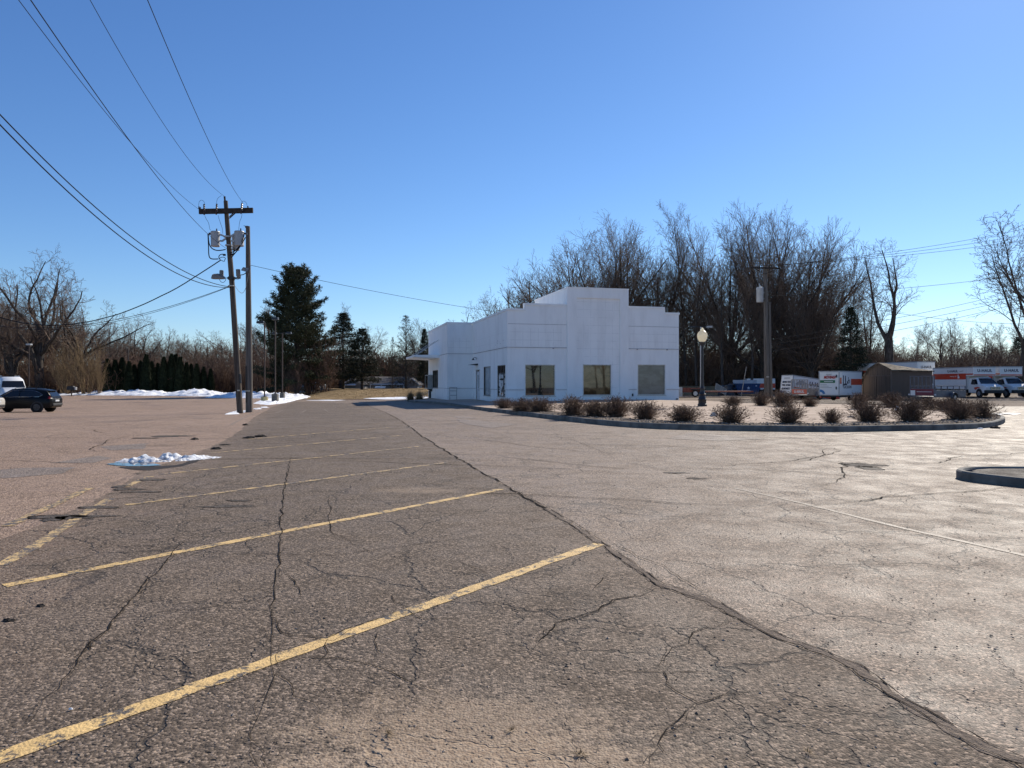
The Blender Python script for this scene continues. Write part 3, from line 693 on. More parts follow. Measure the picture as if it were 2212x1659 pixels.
# drip edges and ledges
for z, t, h in ((4.17, .05, .035), (.93, .035, .03)):
    hi = z > 2
    for runs in ((('x', -t, 1.31), ('x', 3.89, 4.75)) if not hi else (('x', -t, 4.75),), (('x', 9.86, 10.61), ('x', 13.19, 14.3+t)) if not hi else (('x', 9.86, 14.3+t),),
                 (('y', 0, S1[0]-.08), ('y', S1[1]+.08, S2[0]-.08), ('y', S2[1]+.08, SD[0]-.08), ('y', SD[1]+.08, 13.4-t)) if not hi else (('y', 0, 13.4-t),)):
        for ax_, a_, b_ in runs:
            part('drip_edge', MB().box(a_, b_, -t, 0, z, z+h) if ax_ == 'x' else MB().box(-t, 0, a_, b_, z, z+h), MT['shade_line'])
            if not hi: part('wall_ledge', MB().box(a_, b_, -.03, 0, .965, 1.12) if ax_ == 'x' else MB().box(-.03, 0, max(a_, .001), min(b_, 13.37), .965, 1.12), MT['wall'])
    part('drip_edge', MB().box(-2.4-t, -t-.001, 13.4-t, 13.4, z, z+h), MT['shade_line']); part('drip_edge', MB().box(-2.4-t, -2.4, 13.4, 17.8 if hi else 22, z, z+h), MT['shade_line'])
part('drip_edge', MB().box(.05, 4.74, -.02, 0, 5.96, 5.985), MT['shade_line']); part('drip_edge', MB().box(9.87, 14.3, -.02, 0, 5.96, 5.985), MT['shade_line'])
part('wall_ledge', MB().box(-2.43, -.031, 13.37, 13.4, .965, 1.12), MT['wall']); part('wall_ledge', MB().box(-2.43, -2.4, 13.4, 19.1, .965, 1.12), MT['wall'])
# coping
mb = MB(); q = .05
mb.box(-q, 1.4, -q, .3, 6.98, 7.14); mb.box(1.35, 4.75, -q, .42, 7.42, 7.57); mb.box(1.34, 1.4, -q, .40, 7.14, 7.42)
mb.box(13.0, 14.3+q, -q, .3, 6.98, 7.14); mb.box(9.86, 13.05, -q, .42, 7.42, 7.57); mb.box(13.0, 13.06, -q, .40, 7.14, 7.42)
mb.box(-q, .3, .301, 13.4-q, 6.98, 7.14); mb.box(-2.4-q, -q-.001, 13.4-q, 13.65, 6.98, 7.14); mb.box(-2.4-q, -2.1, 13.651, 26.35, 6.98, 7.14)
mb.box(4.72, 9.89, -.17, .15, 8.85, 8.91); mb.box(4.72, 4.95, .151, 8.86, 8.82, 8.9); mb.box(9.65, 9.89, .151, 8.86, 8.82, 8.9)
part('parapet_coping', mb, MT['cap'])
def window(ax, r, t, mat, fmat, mull=()):
    a0, a1, z0, z1 = r; mb = MB(); w = .06
    def bx(x0, x1, d0, d1, zz0, zz1, MBB):
        if ax == 'x': MBB.box(x0, x1, t+d0, t+d1, zz0, zz1)
        else: MBB.box(t+d0, t+d1, x0, x1, zz0, zz1)
    bx(a0, a0+w, -.02, .12, z0, z1, mb); bx(a1-w, a1, -.02, .12, z0, z1, mb); bx(a0+w, a1-w, -.02, .12, z0, z0+w, mb); bx(a0+w, a1-w, -.02, .12, z1-w, z1, mb)
    for mm in mull: bx(mm-w/2, mm+w/2, 0, .11, z0+w, z1-w, mb)
    f = part('window', mb, fmat)
    g = MB(); bx(a0+w, a1-w, .07, .10, z0+w, z1-w, g); part('pane', g, mat, f)
    s = MB(); bx(a0-.06, a1+.06, -.07, -.0201, z0-.05, z0, s); part('sill', s, MT['frame'], f)
    return f
window('x', W1, .03, MT['pane_dark'], MT['frame']); window('x', W2, -.01, MT['pane_brown'], MT['frame']); window('x', W3, .03, MT['pane_grey'], MT['frame'])
window('y', S1, .02, MT['pane_reflection'], MT['dkframe'], (1.35,)); window('y', S2, .02, MT['pane_pale'], MT['dkframe'])
# faint things seen behind the left glass
# side door
mb = MB(); mb.box(.05, .11, SD[0]+.06, SD[1]-.06, -.34, SD[3]-.12); d = part('door', mb, plain('white_door_paint', (.62, .61, .62), .5, .1, 2))
mb = MB(); mb.box(.03, .05, SD[0]+.45, SD[1]-.45, 1.0, 2.2); part('door_window', mb, MT['pane_pale'], d)
mb = MB(); mb.tube([(.0, SD[0]+.16, .75), (-.03, SD[0]+.16, .75), (-.03, SD[0]+.16, 1.15), (.02, SD[0]+.16, 1.15)], .018, 6); part('handle', mb, MT['grey_metal'], d)
mb = MB(); mb.box(-.02, .1, SD[0]-.07, SD[0], -.45, SD[3]+.07); mb.box(-.02, .1, SD[1], SD[1]+.07, -.45, SD[3]+.07); mb.box(-.02, .1, SD[0], SD[1], SD[3], SD[3]+.07); part('door_frame', mb, MT['frame'])
mb = MB(); mb.prism([(-.75, 3.12), (0, 3.22), (0, 3.06)], 'y', 10.9, 12.0); part('door_hood', mb, MT['black_metal'])
mb = MB(); mb.tube([(0, 11.6, 3.75), (-.18, 11.6, 3.8), (-.3, 11.6, 3.7)], .025, 6); mb.lathe_exact([(.03, .0), (.14, -.16), (.13, -.17)], 10, (-.3, 11.6, 3.72)); part('wall_lamp', mb, MT['black_metal'])
mb = MB(); mb.bar((-.02, 11.0, 3.72), (-.16, 11.0, 3.68), .03); mb.lathe_exact([(.04, 0), (.05, -.1), (.03, -.14)], 10, (-.16, 11.0, 3.7)); part('security_camera', mb, MT['grey_metal'])
# anchor stubs where a sign once hung
for y, z in ((2.2, 4.55), (3.1, 4.62), (3.1, 4.8), (3.9, 4.5), (1.2, 4.75)): part('sign_stub', MB().box(-.03, -.0121, y, y+.06, z, z+.06), MT['shade_line'])
# canopy over the service window
mb = MB(); mb.prism([(-2.401, 3.92), (-2.401, 4.26), (-4.9, 4.22), (-4.9, 4.02)], 'y', 18.2, 26.0); cn = part('canopy', mb, MT['cap'], bevel=.02)
for y in (18.9, 21.2, 25.2): part('tie_rod', MB().bar((-2.42, y, 5.75), (-4.6, y, 4.22), .05), MT['grey_metal'], cn); part('anchor_plate', MB().box(-2.44, -2.41, y-.1, y+.1, 5.64, 5.86), MT['cap'], cn)
window('y', DW, -2.39, MT['pane_dark'], MT['dkframe'], (20.4, 21.6))
mb = MB(); mb.box(-2.95, -2.41, 22.9, 25.3, .8, .92); mb.box(-2.92, -2.41, 22.95, 23.05, .92, 2.3); mb.box(-2.92, -2.41, 25.1, 25.2, .92, 2.3); mb.box(-2.92, -2.41, 23.05, 25.1, 2.2, 2.3)
bw = part('service_window', mb, MT['grey_metal'])
mb = MB(); mb.box(-2.9, -2.86, 23.05, 25.1, .92, 2.2); mb.box(-2.88, -2.45, 22.975, 23.02, .95, 2.18); part('pane', mb, MT['pane_dark'], bw)
mb = MB(); mb.box(-2.62, -2.402, 24.2, 24.45, GZ, .8); part('downpipe', mb, MT['black_metal'])
mb = MB(); mb.prism([(-2.402, .52), (-2.95, .8), (-2.402, .8)], 'y', 23.4, 24.1); part('bracket', mb, MT['black_metal'])
# pipe stand in the corner
mb = MB(); y = 13.2
for x in (-2.2, -1.55): mb.tube([(x, y, GZ), (x, y, 1.05)], .03, 6)
for z in (.3, .72, 1.05): mb.tube([(-2.2, y, z), (-1.55, y, z)], .025, 6)
part('pipe_stand', mb, MT['grey_metal'])
part('outlet_box', MB().box(10.2, 10.3, -.08, 0, .42, .62), MT['black_metal']); part('outlet_box', MB().box(14.05, 14.2, -.06, 0, .12, .22), MT['black_metal'])
for x in (3.6, 10.6, 13.2): part('eyebolt', MB().box(x, x+.09, -.1, 0, 4.1, 4.168), MT['shade_line'])

# ------------------------------------------------------------------ acorn lamp post
m = N('cream_acrylic_globe'); tl = m.n('BsdfTranslucent'); tl.inputs[0].default_value = (.95, .91, .78, 1); mx = m.n('MixShader'); mx.inputs[0].default_value = .68
m.fin((.85, .80, .66), .25, None, .5); m.L(m.b.outputs[0], mx.inputs[1]); m.L(tl.outputs[0], mx.inputs[2]); m.L(mx.outputs[0], m.out.inputs[0]); MT['globe'] = m.m
q = G(1517, 884); z0 = .16
lp = thing('lamp_post', 'black cast iron lamp post with cream acorn globe beside the shrub bed', 'street lamp', (q.x, q.y, z0))
mb = MB(); mb.lathe_exact([(.26, -.1), (.26, .12), (.22, .16), (.22, .34), (.245, .40), (.20, .46), (.16, .62), (.21, .70), (.15, .76), (.11, .95), (.135, 1.02), (.095, 1.08), (.085, 1.2)], 20); mb.build('base', MT['black_metal'], lp, smooth=True)
mb = MB(); mb.lathe_exact([(.085, 1.2), (.075, 2.4), (.068, 3.44), (.13, 3.47), (.13, 3.52), (.19, 3.58), (.19, 3.66)], 16); mb.build('pole', MT['black_metal'], lp, smooth=True)
mb = MB(); mb.lathe_exact([(.15, 3.68), (.20, 3.74), (.265, 3.88), (.29, 4.01), (.275, 4.12), (.225, 4.20)], 22); mb.build('globe', MT['globe'], lp, smooth=True)
mb = MB(); mb.lathe_exact([(.225, 4.202), (.23, 4.215), (.17, 4.27), (.11, 4.31), (.12, 4.35), (.095, 4.40), (.04, 4.44), (.05, 4.46), (.01, 4.48)], 18); mb.build('cap', MT['globe'], lp, smooth=True)

# ------------------------------------------------------------------ utility poles
m = N('weathered_pole_wood'); v = m.obj(); n1 = m.noise(m.scalev(v, 8, 8, .25), 1.6, 7, .7).outputs[0]; n2 = m.noise(v, .6, 3, .6).outputs[0]
MT['pole_wood'] = m.fin(m.mix(m.step(n1, .35, .65), m.mix(n2, (.036, .027, .021), (.075, .058, .046)), (.13, .105, .085)), .85, m.bump(n1, .6, .03), .2)
m = N('grey_pole_wood'); v = m.obj(); n1 = m.noise(m.scalev(v, 8, 8, .3), 1.6, 7, .7).outputs[0]
MT['pole_grey'] = m.fin(m.mix(m.step(n1, .35, .65), (.085, .072, .062), (.17, .15, .132)), .85, m.bump(n1, .6, .03), .2)
MT['dark_timber'] = plain('dark_crossarm_timber', (.05, .04, .034), .85, .35, 5, .2, bump=.3)
MT['transformer'] = plain('grey_transformer_paint', (.36, .37, .38), .45, .1, 2, .5)
MT['porcelain'] = plain('dark_porcelain', (.05, .035, .03), .25, .2, 3, .6)
MT['wire'] = plain('dark_cable', (.022, .022, .026), .95, .1, 2, .05)
MT['wire_pale'] = plain('pale_grey_cable', (.40, .38, .34), .6, .1, 2, .3)
MT['tag_metal'] = plain('pale_metal_band', (.5, .48, .42), .5, .1, 2, .4)
PY = 41.3
z7 = lambda x, y: P(427.6+.1333*x, 412.9+.1333*y, PY)
pb = G(520, 893); pt = P(487.5, 434, PY)
up = thing('utility_pole', 'leaning wooden utility pole carrying three grey transformers and floodlights', 'utility pole', pb)
def rel(o): return lambda q: Vector(q) - o.location
r_ = rel(up)
def mbuild(name, mb, mat, par, smooth=False, bevel=0):     # geometry given in world space
    mb.v = [tuple(Vector(v) - par_world(par)) for v in mb.v]; return mb.build(name, mat, par, smooth=smooth, bevel=bevel)
def par_world(p):
    w_ = Vector((0, 0, 0))
    while p: w_ += Vector(p.location); p = p.parent
    return w_
ppts = [pb + Vector((0,0,-.4)), P(516, 850, PY), P(508, 720, PY), P(501, 610, PY), P(495.5, 540, PY), P(490, 470, PY), pt]
mb = MB(); mb.tube(ppts, [.175,.172,.162,.15,.14,.125,.115], 16); mbuild('pole', mb, MT['pole_wood'], up, True)
mb = MB(); mb.box(pb.x-.02-.12, pb.x-.12+.1, PY-.19, PY-.165, pb.z+1.3, pb.z+1.37); mbuild('pole_tag', mb, MT['tag_metal'], up); mb = MB(); mb.bar(P(519.5, 828, PY-.12), P(518.5, 808, PY-.12), .10); mbuild('meter_box', mb, MT['black_metal'], up)
ca, cb = P(430, 457, PY-.17), P(546.5, 454.5, PY-.17)
mb = MB(); mb.bar(ca, cb, .12, .30); mbuild('crossarm', mb, MT['dark_timber'], up, bevel=.01)
mb = MB(); mb.bar(z7(510, 440), z7(610, 350), .05, .05); mb.bar(z7(510, 415), z7(580, 350), .04, .04); mbuild('crossarm_brace', mb, MT['dark_timber'], up)
def insul(top, bot, sides=8):
    d = Vector(bot) - Vector(top); mb = MB(); n = 11
    mb.tube([Vector(top)+d*(i/n) for i in range(n+1)], [.035 if i % 2 else .065 for i in range(n+1)], sides); return mb
for (tx, ty, bx, by) in ((133, 232, 135, 405), (338, 228, 328, 400), (745, 210, 727, 388)):
    o = mbuild('fuse_cutout', insul(z7(tx, ty)+Vector((0,-.28,0)), z7(bx, by)+Vector((0,-.28,0))), MT['porcelain'], up, True)
    mb = MB(); mb.bar(z7((tx+bx)/2, (ty+by)/2 + 5)+Vector((.03,-.24,-.12)), z7((tx+bx)/2, (ty+by)/2+5)+Vector((.03,-.24,.12)), .04); mbuild('bracket', mb, MT['tag_metal'], o)
mbuild('pin_insulator', insul(z7(431, 88), z7(438, 165)), MT['porcelain'], up, True)
for x, y in ((38, 288), (60, 300), (828, 285)):
    mb = MB(); mb.tube([z7(x, y)+Vector((0,-.17,-.03)), z7(x, y)+Vector((0,-.17,.11))], [.05, .03], 8); mbuild('post_insulator', mb, MT['porcelain'], up, True)
def transformer(cx, top, bot, w, dy):
    c = z7(cx, top) + Vector((0, dy, 0)); b = z7(cx+(6 if dy == 0 else 0), bot) + Vector((0, dy, 0)); h = (c-b).length; r = w*.1333/F*PY/2; mb = MB()
    ax = [b + (c-b)*t for t in (0, .03, .05, .90, .905, .94, .945, .99, 1.0)]
    mb.tube(ax, [r*.93, r*.98, r*.97, r, r*1.07, r*1.07, r*1.02, r*.95, r*.7], 20); o = mbuild('transformer', mb, MT['transformer'], up, True)
    mb = MB(); mb.tube([c+Vector((r*.3, 0, -.02)), c+Vector((r*.3, 0, .16))], [.05, .03], 8); mbuild('bushing', mb, MT['porcelain'], o, True)
    return o, c, b, r
t1 = transformer(288, 655, 900, 142, -.05); t2 = transformer(676, 650, 893, 150, -.05); t3 = transformer(560, 690, 932, 120, .5)
mb = MB(); mb.tube([z7(180, 690), z7(222, 692)], [.075, .05], 8); mbuild('bushing', mb, MT['porcelain'], t1[0], True)
mb = MB(); mb.tube([z7(745, 688), z7(795, 690)], [.05, .07], 8); mbuild('bushing', mb, MT['porcelain'], t2[0], True)
mb = MB()
for pts in ([(360,712),(400,715),(440,745),(520,748)], [(362,808),(400,812),(440,780),(460,778)], [(520,745),(560,720),(610,690)], [(540,808),(612,808)]):
    q = [z7(*s)+Vector((0,-.05,0)) for s in pts]
    for a, b in zip(q[:-1], q[1:]): mb.bar(a, b, .05, .10)
mb.tube([z7(486, 740)-Vector((0,0,.05)), z7(486, 740)+Vector((0,0,.05))], .2, 14); mb.tube([z7(500, 880)-Vector((0,0,.04)), z7(500, 880)+Vector((0,0,.04))], .2, 14)
mbuild('transformer_bracket', mb, MT['grey_metal'], up)
mb = MB()
def cab(pts, r=.022, dy=-.2, n=6):
    q = [z7(*s)+Vector((0, dy, 0)) for s in pts]
    mb.tube(chaikin(q, 2), r, n)
cab([(185,700),(190,800),(195,900),(198,1040),(215,1095),(260,1112),(350,1108)], .03); cab([(190,710),(200,860),(240,935),(310,970),(390,972),(470,955)], .03)
cab([(470,1035),(400,1030),(365,1055),(360,1085),(375,1110)], .025); cab([(360,1110),(400,1080),(440,1078),(475,1100),(450,1130),(455,1150)], .018); cab([(375,1115),(440,1150)], .018)
cab([(770,720),(740,810),(700,890),(640,970),(560,1008),(540,1012)], .03); cab([(790,760),(740,850),(680,950),(600,1040),(565,1085)], .03); cab([(550,945),(580,970),(640,965),(680,930)], .022); cab([(605,930),(605,1000),(590,1050)], .03)
cab([(135,412),(160,470),(195,520),(210,590),(215,630),(230,645)], .010); cab([(350,405),(370,480),(395,550),(420,620),(425,700)], .010); cab([(735,390),(725,450),(700,490),(690,560),(682,640)], .010)
cab([(35,285),(38,200),(60,162),(95,160),(125,185),(135,232)], .009); cab([(405,85),(350,120),(328,165),(325,230)], .009); cab([(728,182),(770,172),(810,205),(820,270)], .009)
cab([(430,1045),(470,1045)], .05); cab([(545,1045),(590,1030)], .05)
cab([(370,1440),(400,1485),(440,1490),(475,1450),(470,1400)], .014); cab([(600,1420),(670,1442),(712,1415),(715,1370)], .012); cab([(700,1368),(760,1362),(800,1330)], .025)
mbuild('jumper_cable', mb, MT['wire'], up)
mb = MB(); cab([(605,1540),(650,1610),(700,1655),(740,1645),(780,1560),(800,1450),(825,1330)], .012, 0); mbuild('drop_cable', mb, MT['wire_pale'], up)
mb = MB(); mb.tube([z7(512, 1548)-Vector((.0,.2,0)), z7(600, 1538)-Vector((0,.2,0))], .03, 6); mb.tube([P(498.8, 618, PY)-Vector((0,0,.04)), P(498.8, 618, PY)+Vector((0,0,.04))], .172, 12); mbuild('clamp_band', mb, MT['tag_metal'], up)
# floodlights
mb = MB(); mb.bar(z7(480, 1412)+Vector((0,-.1,0)), z7(700, 1412)+Vector((0,-.1,0)), .08); mb.tube([z7(545, 1412)-Vector((0,0,.09)), z7(545, 1412)+Vector((0,0,.09))], .2, 12); mbuild('floodlight_arm', mb, MT['black_metal'], up)
MT['lamp_case'] = plain('grey_lamp_housing', (.17, .17, .17), .5, .15, 3, .4)
mb = MB(); sc7 = .1333/F*PY
c = z7(345, 1395) + Vector((0, -.25, 0))
mb.loft([[(c.x+x, c.y+y*w, c.z+zz) for y, zz in ((-.22,-.13),(.22,-.13),(.22,.02+h),(.0,.10+h),(-.22,.02+h))] for x, w, h in ((-.32,.55,-.1),(-.22,1,.06),(.05,1,.08),(.3,.8,-.04),(.42,.4,-.10))])
f1 = mbuild('floodlight', mb, MT['lamp_case'], up); mb = MB(); c2 = z7(405, 1290); mb.tube([c2+Vector((0,-.2,-.42)), c2+Vector((0,-.2,-.03)), c2+Vector((0,-.2,0))], [.12,.115,.08], 12); mbuild('ballast', mb, MT['lamp_case'], f1, True)
mb = MB(); a = z7(745, 1235)+Vector((0,-.1,0)); b = z7(845, 1255)+Vector((0,-.1,0)); c3 = z7(828, 1325)+Vector((0,-.35,0)); c4 = z7(735, 1300)+Vector((0,-.35,0)); back = Vector((-.15,.3,.06))
mb.loft([[a, b, c3, c4], [v_ + back + (((a+b+c3+c4)/4)-v_)*.15 for v_ in (a, b, c3, c4)], [v_ + back*1.7 + (((a+b+c3+c4)/4)-v_)*.6 for v_ in (a, b, c3, c4)]]); f2 = mbuild('floodlight', mb, MT['lamp_case'], up)
mb = MB(); cc = (a+b+c3+c4)/4; fw = (b-a).cross(c4-a).normalized(); fw = fw if fw.y < 0 else -fw
q = [cc+(v_-cc)*.86+fw*.004 for v_ in (a, b, c3, c4)]; mb.add(q+[v_+fw*.004 for v_ in q], [(0,1,2,3),(4,5,6,7),(0,1,5,4),(1,2,6,5),(2,3,7,6),(3,0,4,7)]); mbuild('lamp_glass', mb, pane('floodlight_glass', (.16,.16,.15), (.25,.25,.23), .2), f2)
mb = MB(); c5 = z7(665, 1275); mb.tube([c5+Vector((0,-.15,0)), c5+Vector((.02,-.15,-.36)), c5+Vector((.06,-.15,-.46)), c5+Vector((.10,-.15,-.52))], [.12,.125,.10,.05], 12); mbuild('ballast', mb, MT['lamp_case'], f2, True)
# straight pole
SY = 44.0
sb = P(538, 891, SY); sb.z = H(sb.x, SY)
sp = thing('wooden_pole', 'straight grey wooden pole standing just right of the leaning one', 'utility pole', sb)
st = P(535.5, 489, SY)
mb = MB(); mb.tube([sb+Vector((0,0,-.4)), P(538.2, 800, SY), P(536.8, 650, SY), st], [.205,.20,.165,.125], 16); mbuild('pole', mb, MT['pole_grey'], sp, True)
mb = MB(); z7b = lambda x, y: P(427.6+.1333*x, 412.9+.1333*y, SY); mb.bar(z7b(742, 560), z7b(790, 572), .03); mb.bar(z7b(770, 580), z7b(815, 580), .12); mbuild('dead_end_clamp', mb, MT['black_metal'], sp)
mb = MB(); mb.tube([P(531.5, 870, SY-.2), P(531.5, 790, SY-.2)], .03, 6); mbuild('conduit', mb, MT['black_metal'], sp)
mb = MB(); mb.box(sb.x-.16, sb.x+.12, SY-.23, SY-.2, sb.z+1.3, sb.z+1.36); mbuild('pole_tag', mb, MT['tag_metal'], sp)

# ------------------------------------------------------------------ overhead wires
for A_, B_, sag, r, lab in (
 ((-16.719,41.300,12.346), (-3.113,-12.000,18.231), 3.608, .009, 'thin wire from the pin on top of the leaning pole'),
 ((-15.669,41.300,11.996), (0.950,-12.000,9.029), 1.467, .009, 'thin wire rising from the right end of the crossarm'),
 ((-18.173,41.300,11.565), (-3.177,-12.000,12.834), 2.100, .009, 'thin wire rising from the left end of the crossarm'),
 ((-16.450,41.300,9.223), (-1.334,-12.000,10.620), 1.998, .010, 'neutral wire rising from behind the left transformer'),
 ((-16.342,41.300,7.069), (-12.533,2.500,16.292), 3.260, .019, 'upper of two thick cables sweeping to the left edge'),
 ((-16.342,41.300,7.042), (-11.015,2.500,14.091), 3.164, .019, 'lower of two thick cables sweeping to the left edge'),
 ((-16.962,41.300,8.631), (-50.059,60.000,11.230), 4.323, .032, 'heavy twisted black cable sagging to the left in front of bare trees'),
 ((-16.396,41.300,7.123), (-66.819,75.000,12.509), 3.712, .016, 'upper of two low cables sagging towards the left trees'),
 ((-16.396,41.300,7.096), (-65.630,75.000,12.248), 3.707, .013, 'lower of two low cables sagging towards the left trees'),
 ((-16.177,44.000,8.778), (-0.900,61.000,7.5), 0.20, .014, 'single wire from the straight wooden pole to the white building')):
    A_ = Vector(A_); B_ = Vector(B_); pts = []
    for i in range(49):
        t = i/48; q = A_.lerp(B_, t); q.z -= sag*4*t*(1-t)
        if r > .03: q += nvec(q*.8)*.03
        pts.append(q)
    tag(MB().tube(pts, r, 5).build('overhead_wire', MT['wire']), lab, 'cable', 'overhead wires from the leaning pole')
# ------------------------------------------------------------------ trees
def bark(name, a, b, rough=.9):
    m = N(name); v = m.obj(); n1 = m.noise(m.scalev(v, 3, 3, .6), 2.5, 6, .7).outputs[0]
    return m.fin(m.mix(m.step(n1, .35, .65), a, b), rough, m.bump(n1, .8, .05), .2)
MT['bark'] = bark('grey_bark', (.045, .037, .031), (.115, .096, .082))
MT['twig'] = bark('grey_brown_twigs', (.11, .076, .056), (.22, .158, .118))
MT['twig_red'] = bark('red_brown_twigs', (.085, .052, .038), (.185, .118, .085))
MT['twig_tan'] = bark('tan_twigs', (.14, .095, .052), (.26, .18, .10))
def prisms(segs, n=3):
    """list of (p0,p1,r0,r1) -> vertex / face arrays"""
    a = np.array([s[0] for s in segs], dtype=np.float64); b = np.array([s[1] for s in segs], dtype=np.float64)
    ra = np.array([s[2] for s in segs]); rb = np.array([s[3] for s in segs])
    t = b - a; t /= np.maximum(np.linalg.norm(t, axis=1, keepdims=True), 1e-9)
    ref = np.where(np.abs(t[:, 2:3]) < .9, np.array([[0, 0, 1.]]), np.array([[1., 0, 0]]))
    u = np.cross(t, ref); u /= np.linalg.norm(u, axis=1, keepdims=True); w = np.cross(t, u)
    V = np.zeros((len(segs), 2*n, 3))
    for j in range(n):
        c, s_ = math.cos(2*math.pi*j/n), math.sin(2*math.pi*j/n); d = u*c + w*s_
        V[:, j] = a + d*ra[:, None]; V[:, n+j] = b + d*rb[:, None]
    base = (np.arange(len(segs))*2*n)[:, None, None]
    q = np.array([[j, (j+1) % n, n+(j+1) % n, n+j] for j in range(n)])[None]
    return V.reshape(-1, 3), (base + q).reshape(-1, 4)
def fastmesh(name, V, Q, mat, smooth=False):
    me = bpy.data.meshes.new(name); k = Q.shape[1]
    me.vertices.add(len(V)); me.vertices.foreach_set('co', np.asarray(V, dtype=np.float32).ravel())
    me.loops.add(Q.size); me.loops.foreach_set('vertex_index', Q.astype(np.int32).ravel())
    me.polygons.add(len(Q)); me.polygons.foreach_set('loop_start', np.arange(0, Q.size, k, dtype=np.int32))
    me.update(calc_edges=True); me.materials.append(mat)
    if smooth: me.polygons.foreach_set('use_smooth', np.ones(len(Q), dtype=bool))
    return me
def rotv(d, ang, az):
    o = d.orthogonal().normalized(); o = Matrix.Rotation(az, 3, d) @ o
    return (d*math.cos(ang) + o*math.sin(ang)).normalized()
def grow(r, p, d, L, rad, lev, cfg, trunk, crown):
    c = cfg[lev]; n = c['n']; st = L/n; pts = [p]; dirs = [d]
    r1 = rad*c.get('tip', .35)
    for i in range(n):
        w = Vector((r.gauss(0, 1), r.gauss(0, 1), r.gauss(0, 1)))*c['wander']
        d = (d + w + Vector((0, 0, c['up']))).normalized(); p = p + d*st; pts.append(p); dirs.append(d)
    tgt = trunk if lev <= cfg[0].get('trunklev', 1) else crown
    for i in range(n):
        tgt.append((pts[i], pts[i+1], rad + (r1-rad)*i/n, rad + (r1-rad)*(i+1)/n))
    if lev+1 >= len(cfg): return
    k = c['kids']; k = max(1, int(k*r.uniform(.8, 1.2)*min(1.0, .45+.55*L/c['ref'])))
    az = r.random()*6.28
    for j in range(k):
        t = c['start'] + (1-c['start'])*((j+r.random()*.8)/k); t = min(t, .999); i = min(int(t*n), n-1); f_ = t*n-i
        q = pts[i].lerp(pts[i+1], f_); rr = (rad + (r1-rad)*t)*c['rk']; az += 2.4 + r.uniform(-.5, .5)
        ang = R(r.uniform(*c['ang'])); nd = rotv(dirs[i+1], ang, az)
        grow(r, q, nd, L*c['lk']*r.uniform(.65, 1.2)*(1 - c.get('taper', .45)*t), max(rr, .008), lev+1, cfg, trunk, crown)
    if c.get('fork'):
        grow(r, pts[-1], dirs[-1], L*c['lk']*.7, r1, lev+1, cfg, trunk, crown)
def lv(n, wander, up, kids=0, start=.3, ang=(25, 50), lk=.5, rk=.6, ref=5, tip=.35, taper=.45, **k):
    return dict(n=n, wander=wander, up=up, kids=kids, start=start, ang=ang, lk=lk, rk=rk, ref=ref, tip=tip, taper=taper, **k)
CFG = {
 # broad fan of many upright limbs from a short trunk
 'vase': (24, [lv(5, .03, .02, 17, .36, (8, 62), 2.8, .42, 5, .8, .05, trunklev=1), lv(10, .05, .03, 19, .12, (20, 48), .44, .44, 13, .2, .22), lv(7, .07, .05, 10, .12, (18, 42), .52, .5, 5, .25), lv(5, .08, .045, 6, .1, (22, 48), .55, .55, 2.2, .35), lv(3, .12, .02)]),
 'round': (20, [lv(6, .04, .02, 10, .4, (20, 62), 1.25, .42, 8, .6, .25, trunklev=1, fork=1), lv(8, .09, .05, 14, .15, (25, 50), .5, .45, 9, .2), lv(6, .12, .04, 9, .15, (22, 50), .52, .5, 4, .25), lv(4, .15, .02, 7, .1, (25, 55), .55, .55, 2, .35), lv(3, .18, 0)]),
 'tall': (26, [lv(12, .035, .03, 26, .30, (20, 46), .30, .38, 24, .16, .35, trunklev=0), lv(7, .08, .08, 11, .15, (22, 45), .5, .45, 7, .2), lv(5, .12, .05, 8, .15, (25, 50), .5, .5, 3.5, .25), lv(3, .15, .02, 6, .15, (25, 55), .6, .55, 1.6, .35), lv(3, .18, 0)]),
 'scraggly': (24, [lv(6, .07, .02, 8, .25, (22, 52), 1.7, .5, 7, .75, .15, trunklev=1), lv(12, .14, .04, 12, .18, (30, 62), .42, .42, 12, .2), lv(8, .16, .05, 10, .15, (28, 58), .5, .48, 5, .25), lv(5, .17, .03, 8, .15, (25, 55), .55, .5, 2.2, .35), lv(3, .2, 0)]),
 'forked': (22, [lv(7, .05, .02, 4, .72, (18, 44), 1.7, .55, 7, .75, .0, trunklev=1), lv(11, .07, .03, 15, .2, (25, 58), .34, .40, 11, .18), lv(6, .12, .04, 9, .18, (25, 52), .5, .5, 4, .25), lv(4, .15, .02, 6, .15, (25, 55), .55, .55, 2, .35), lv(3, .18, 0)]),
 'sapling': (14, [lv(9, .05, .04, 16, .2, (20, 45), .38, .45, 12, .2, .4, trunklev=0), lv(5, .1, .06, 9, .2, (20, 45), .5, .5, 4, .3), lv(4, .14, .04, 7, .2, (25, 50), .55, .55, 2, .35), lv(3, .16, .02)]),
}
BASEL = {'vase': 5.0, 'round': 8.0, 'tall': 24, 'scraggly': 7.0, 'forked': 8.0, 'sapling': 13}
BASER = {'vase': .52, 'round': .34, 'tall': .32, 'scraggly': .50, 'forked': .50, 'sapling': .14}
PROTO = {}
ENV = {'vase': (.50, .42, .42), 'round': (.55, .40, .40)}
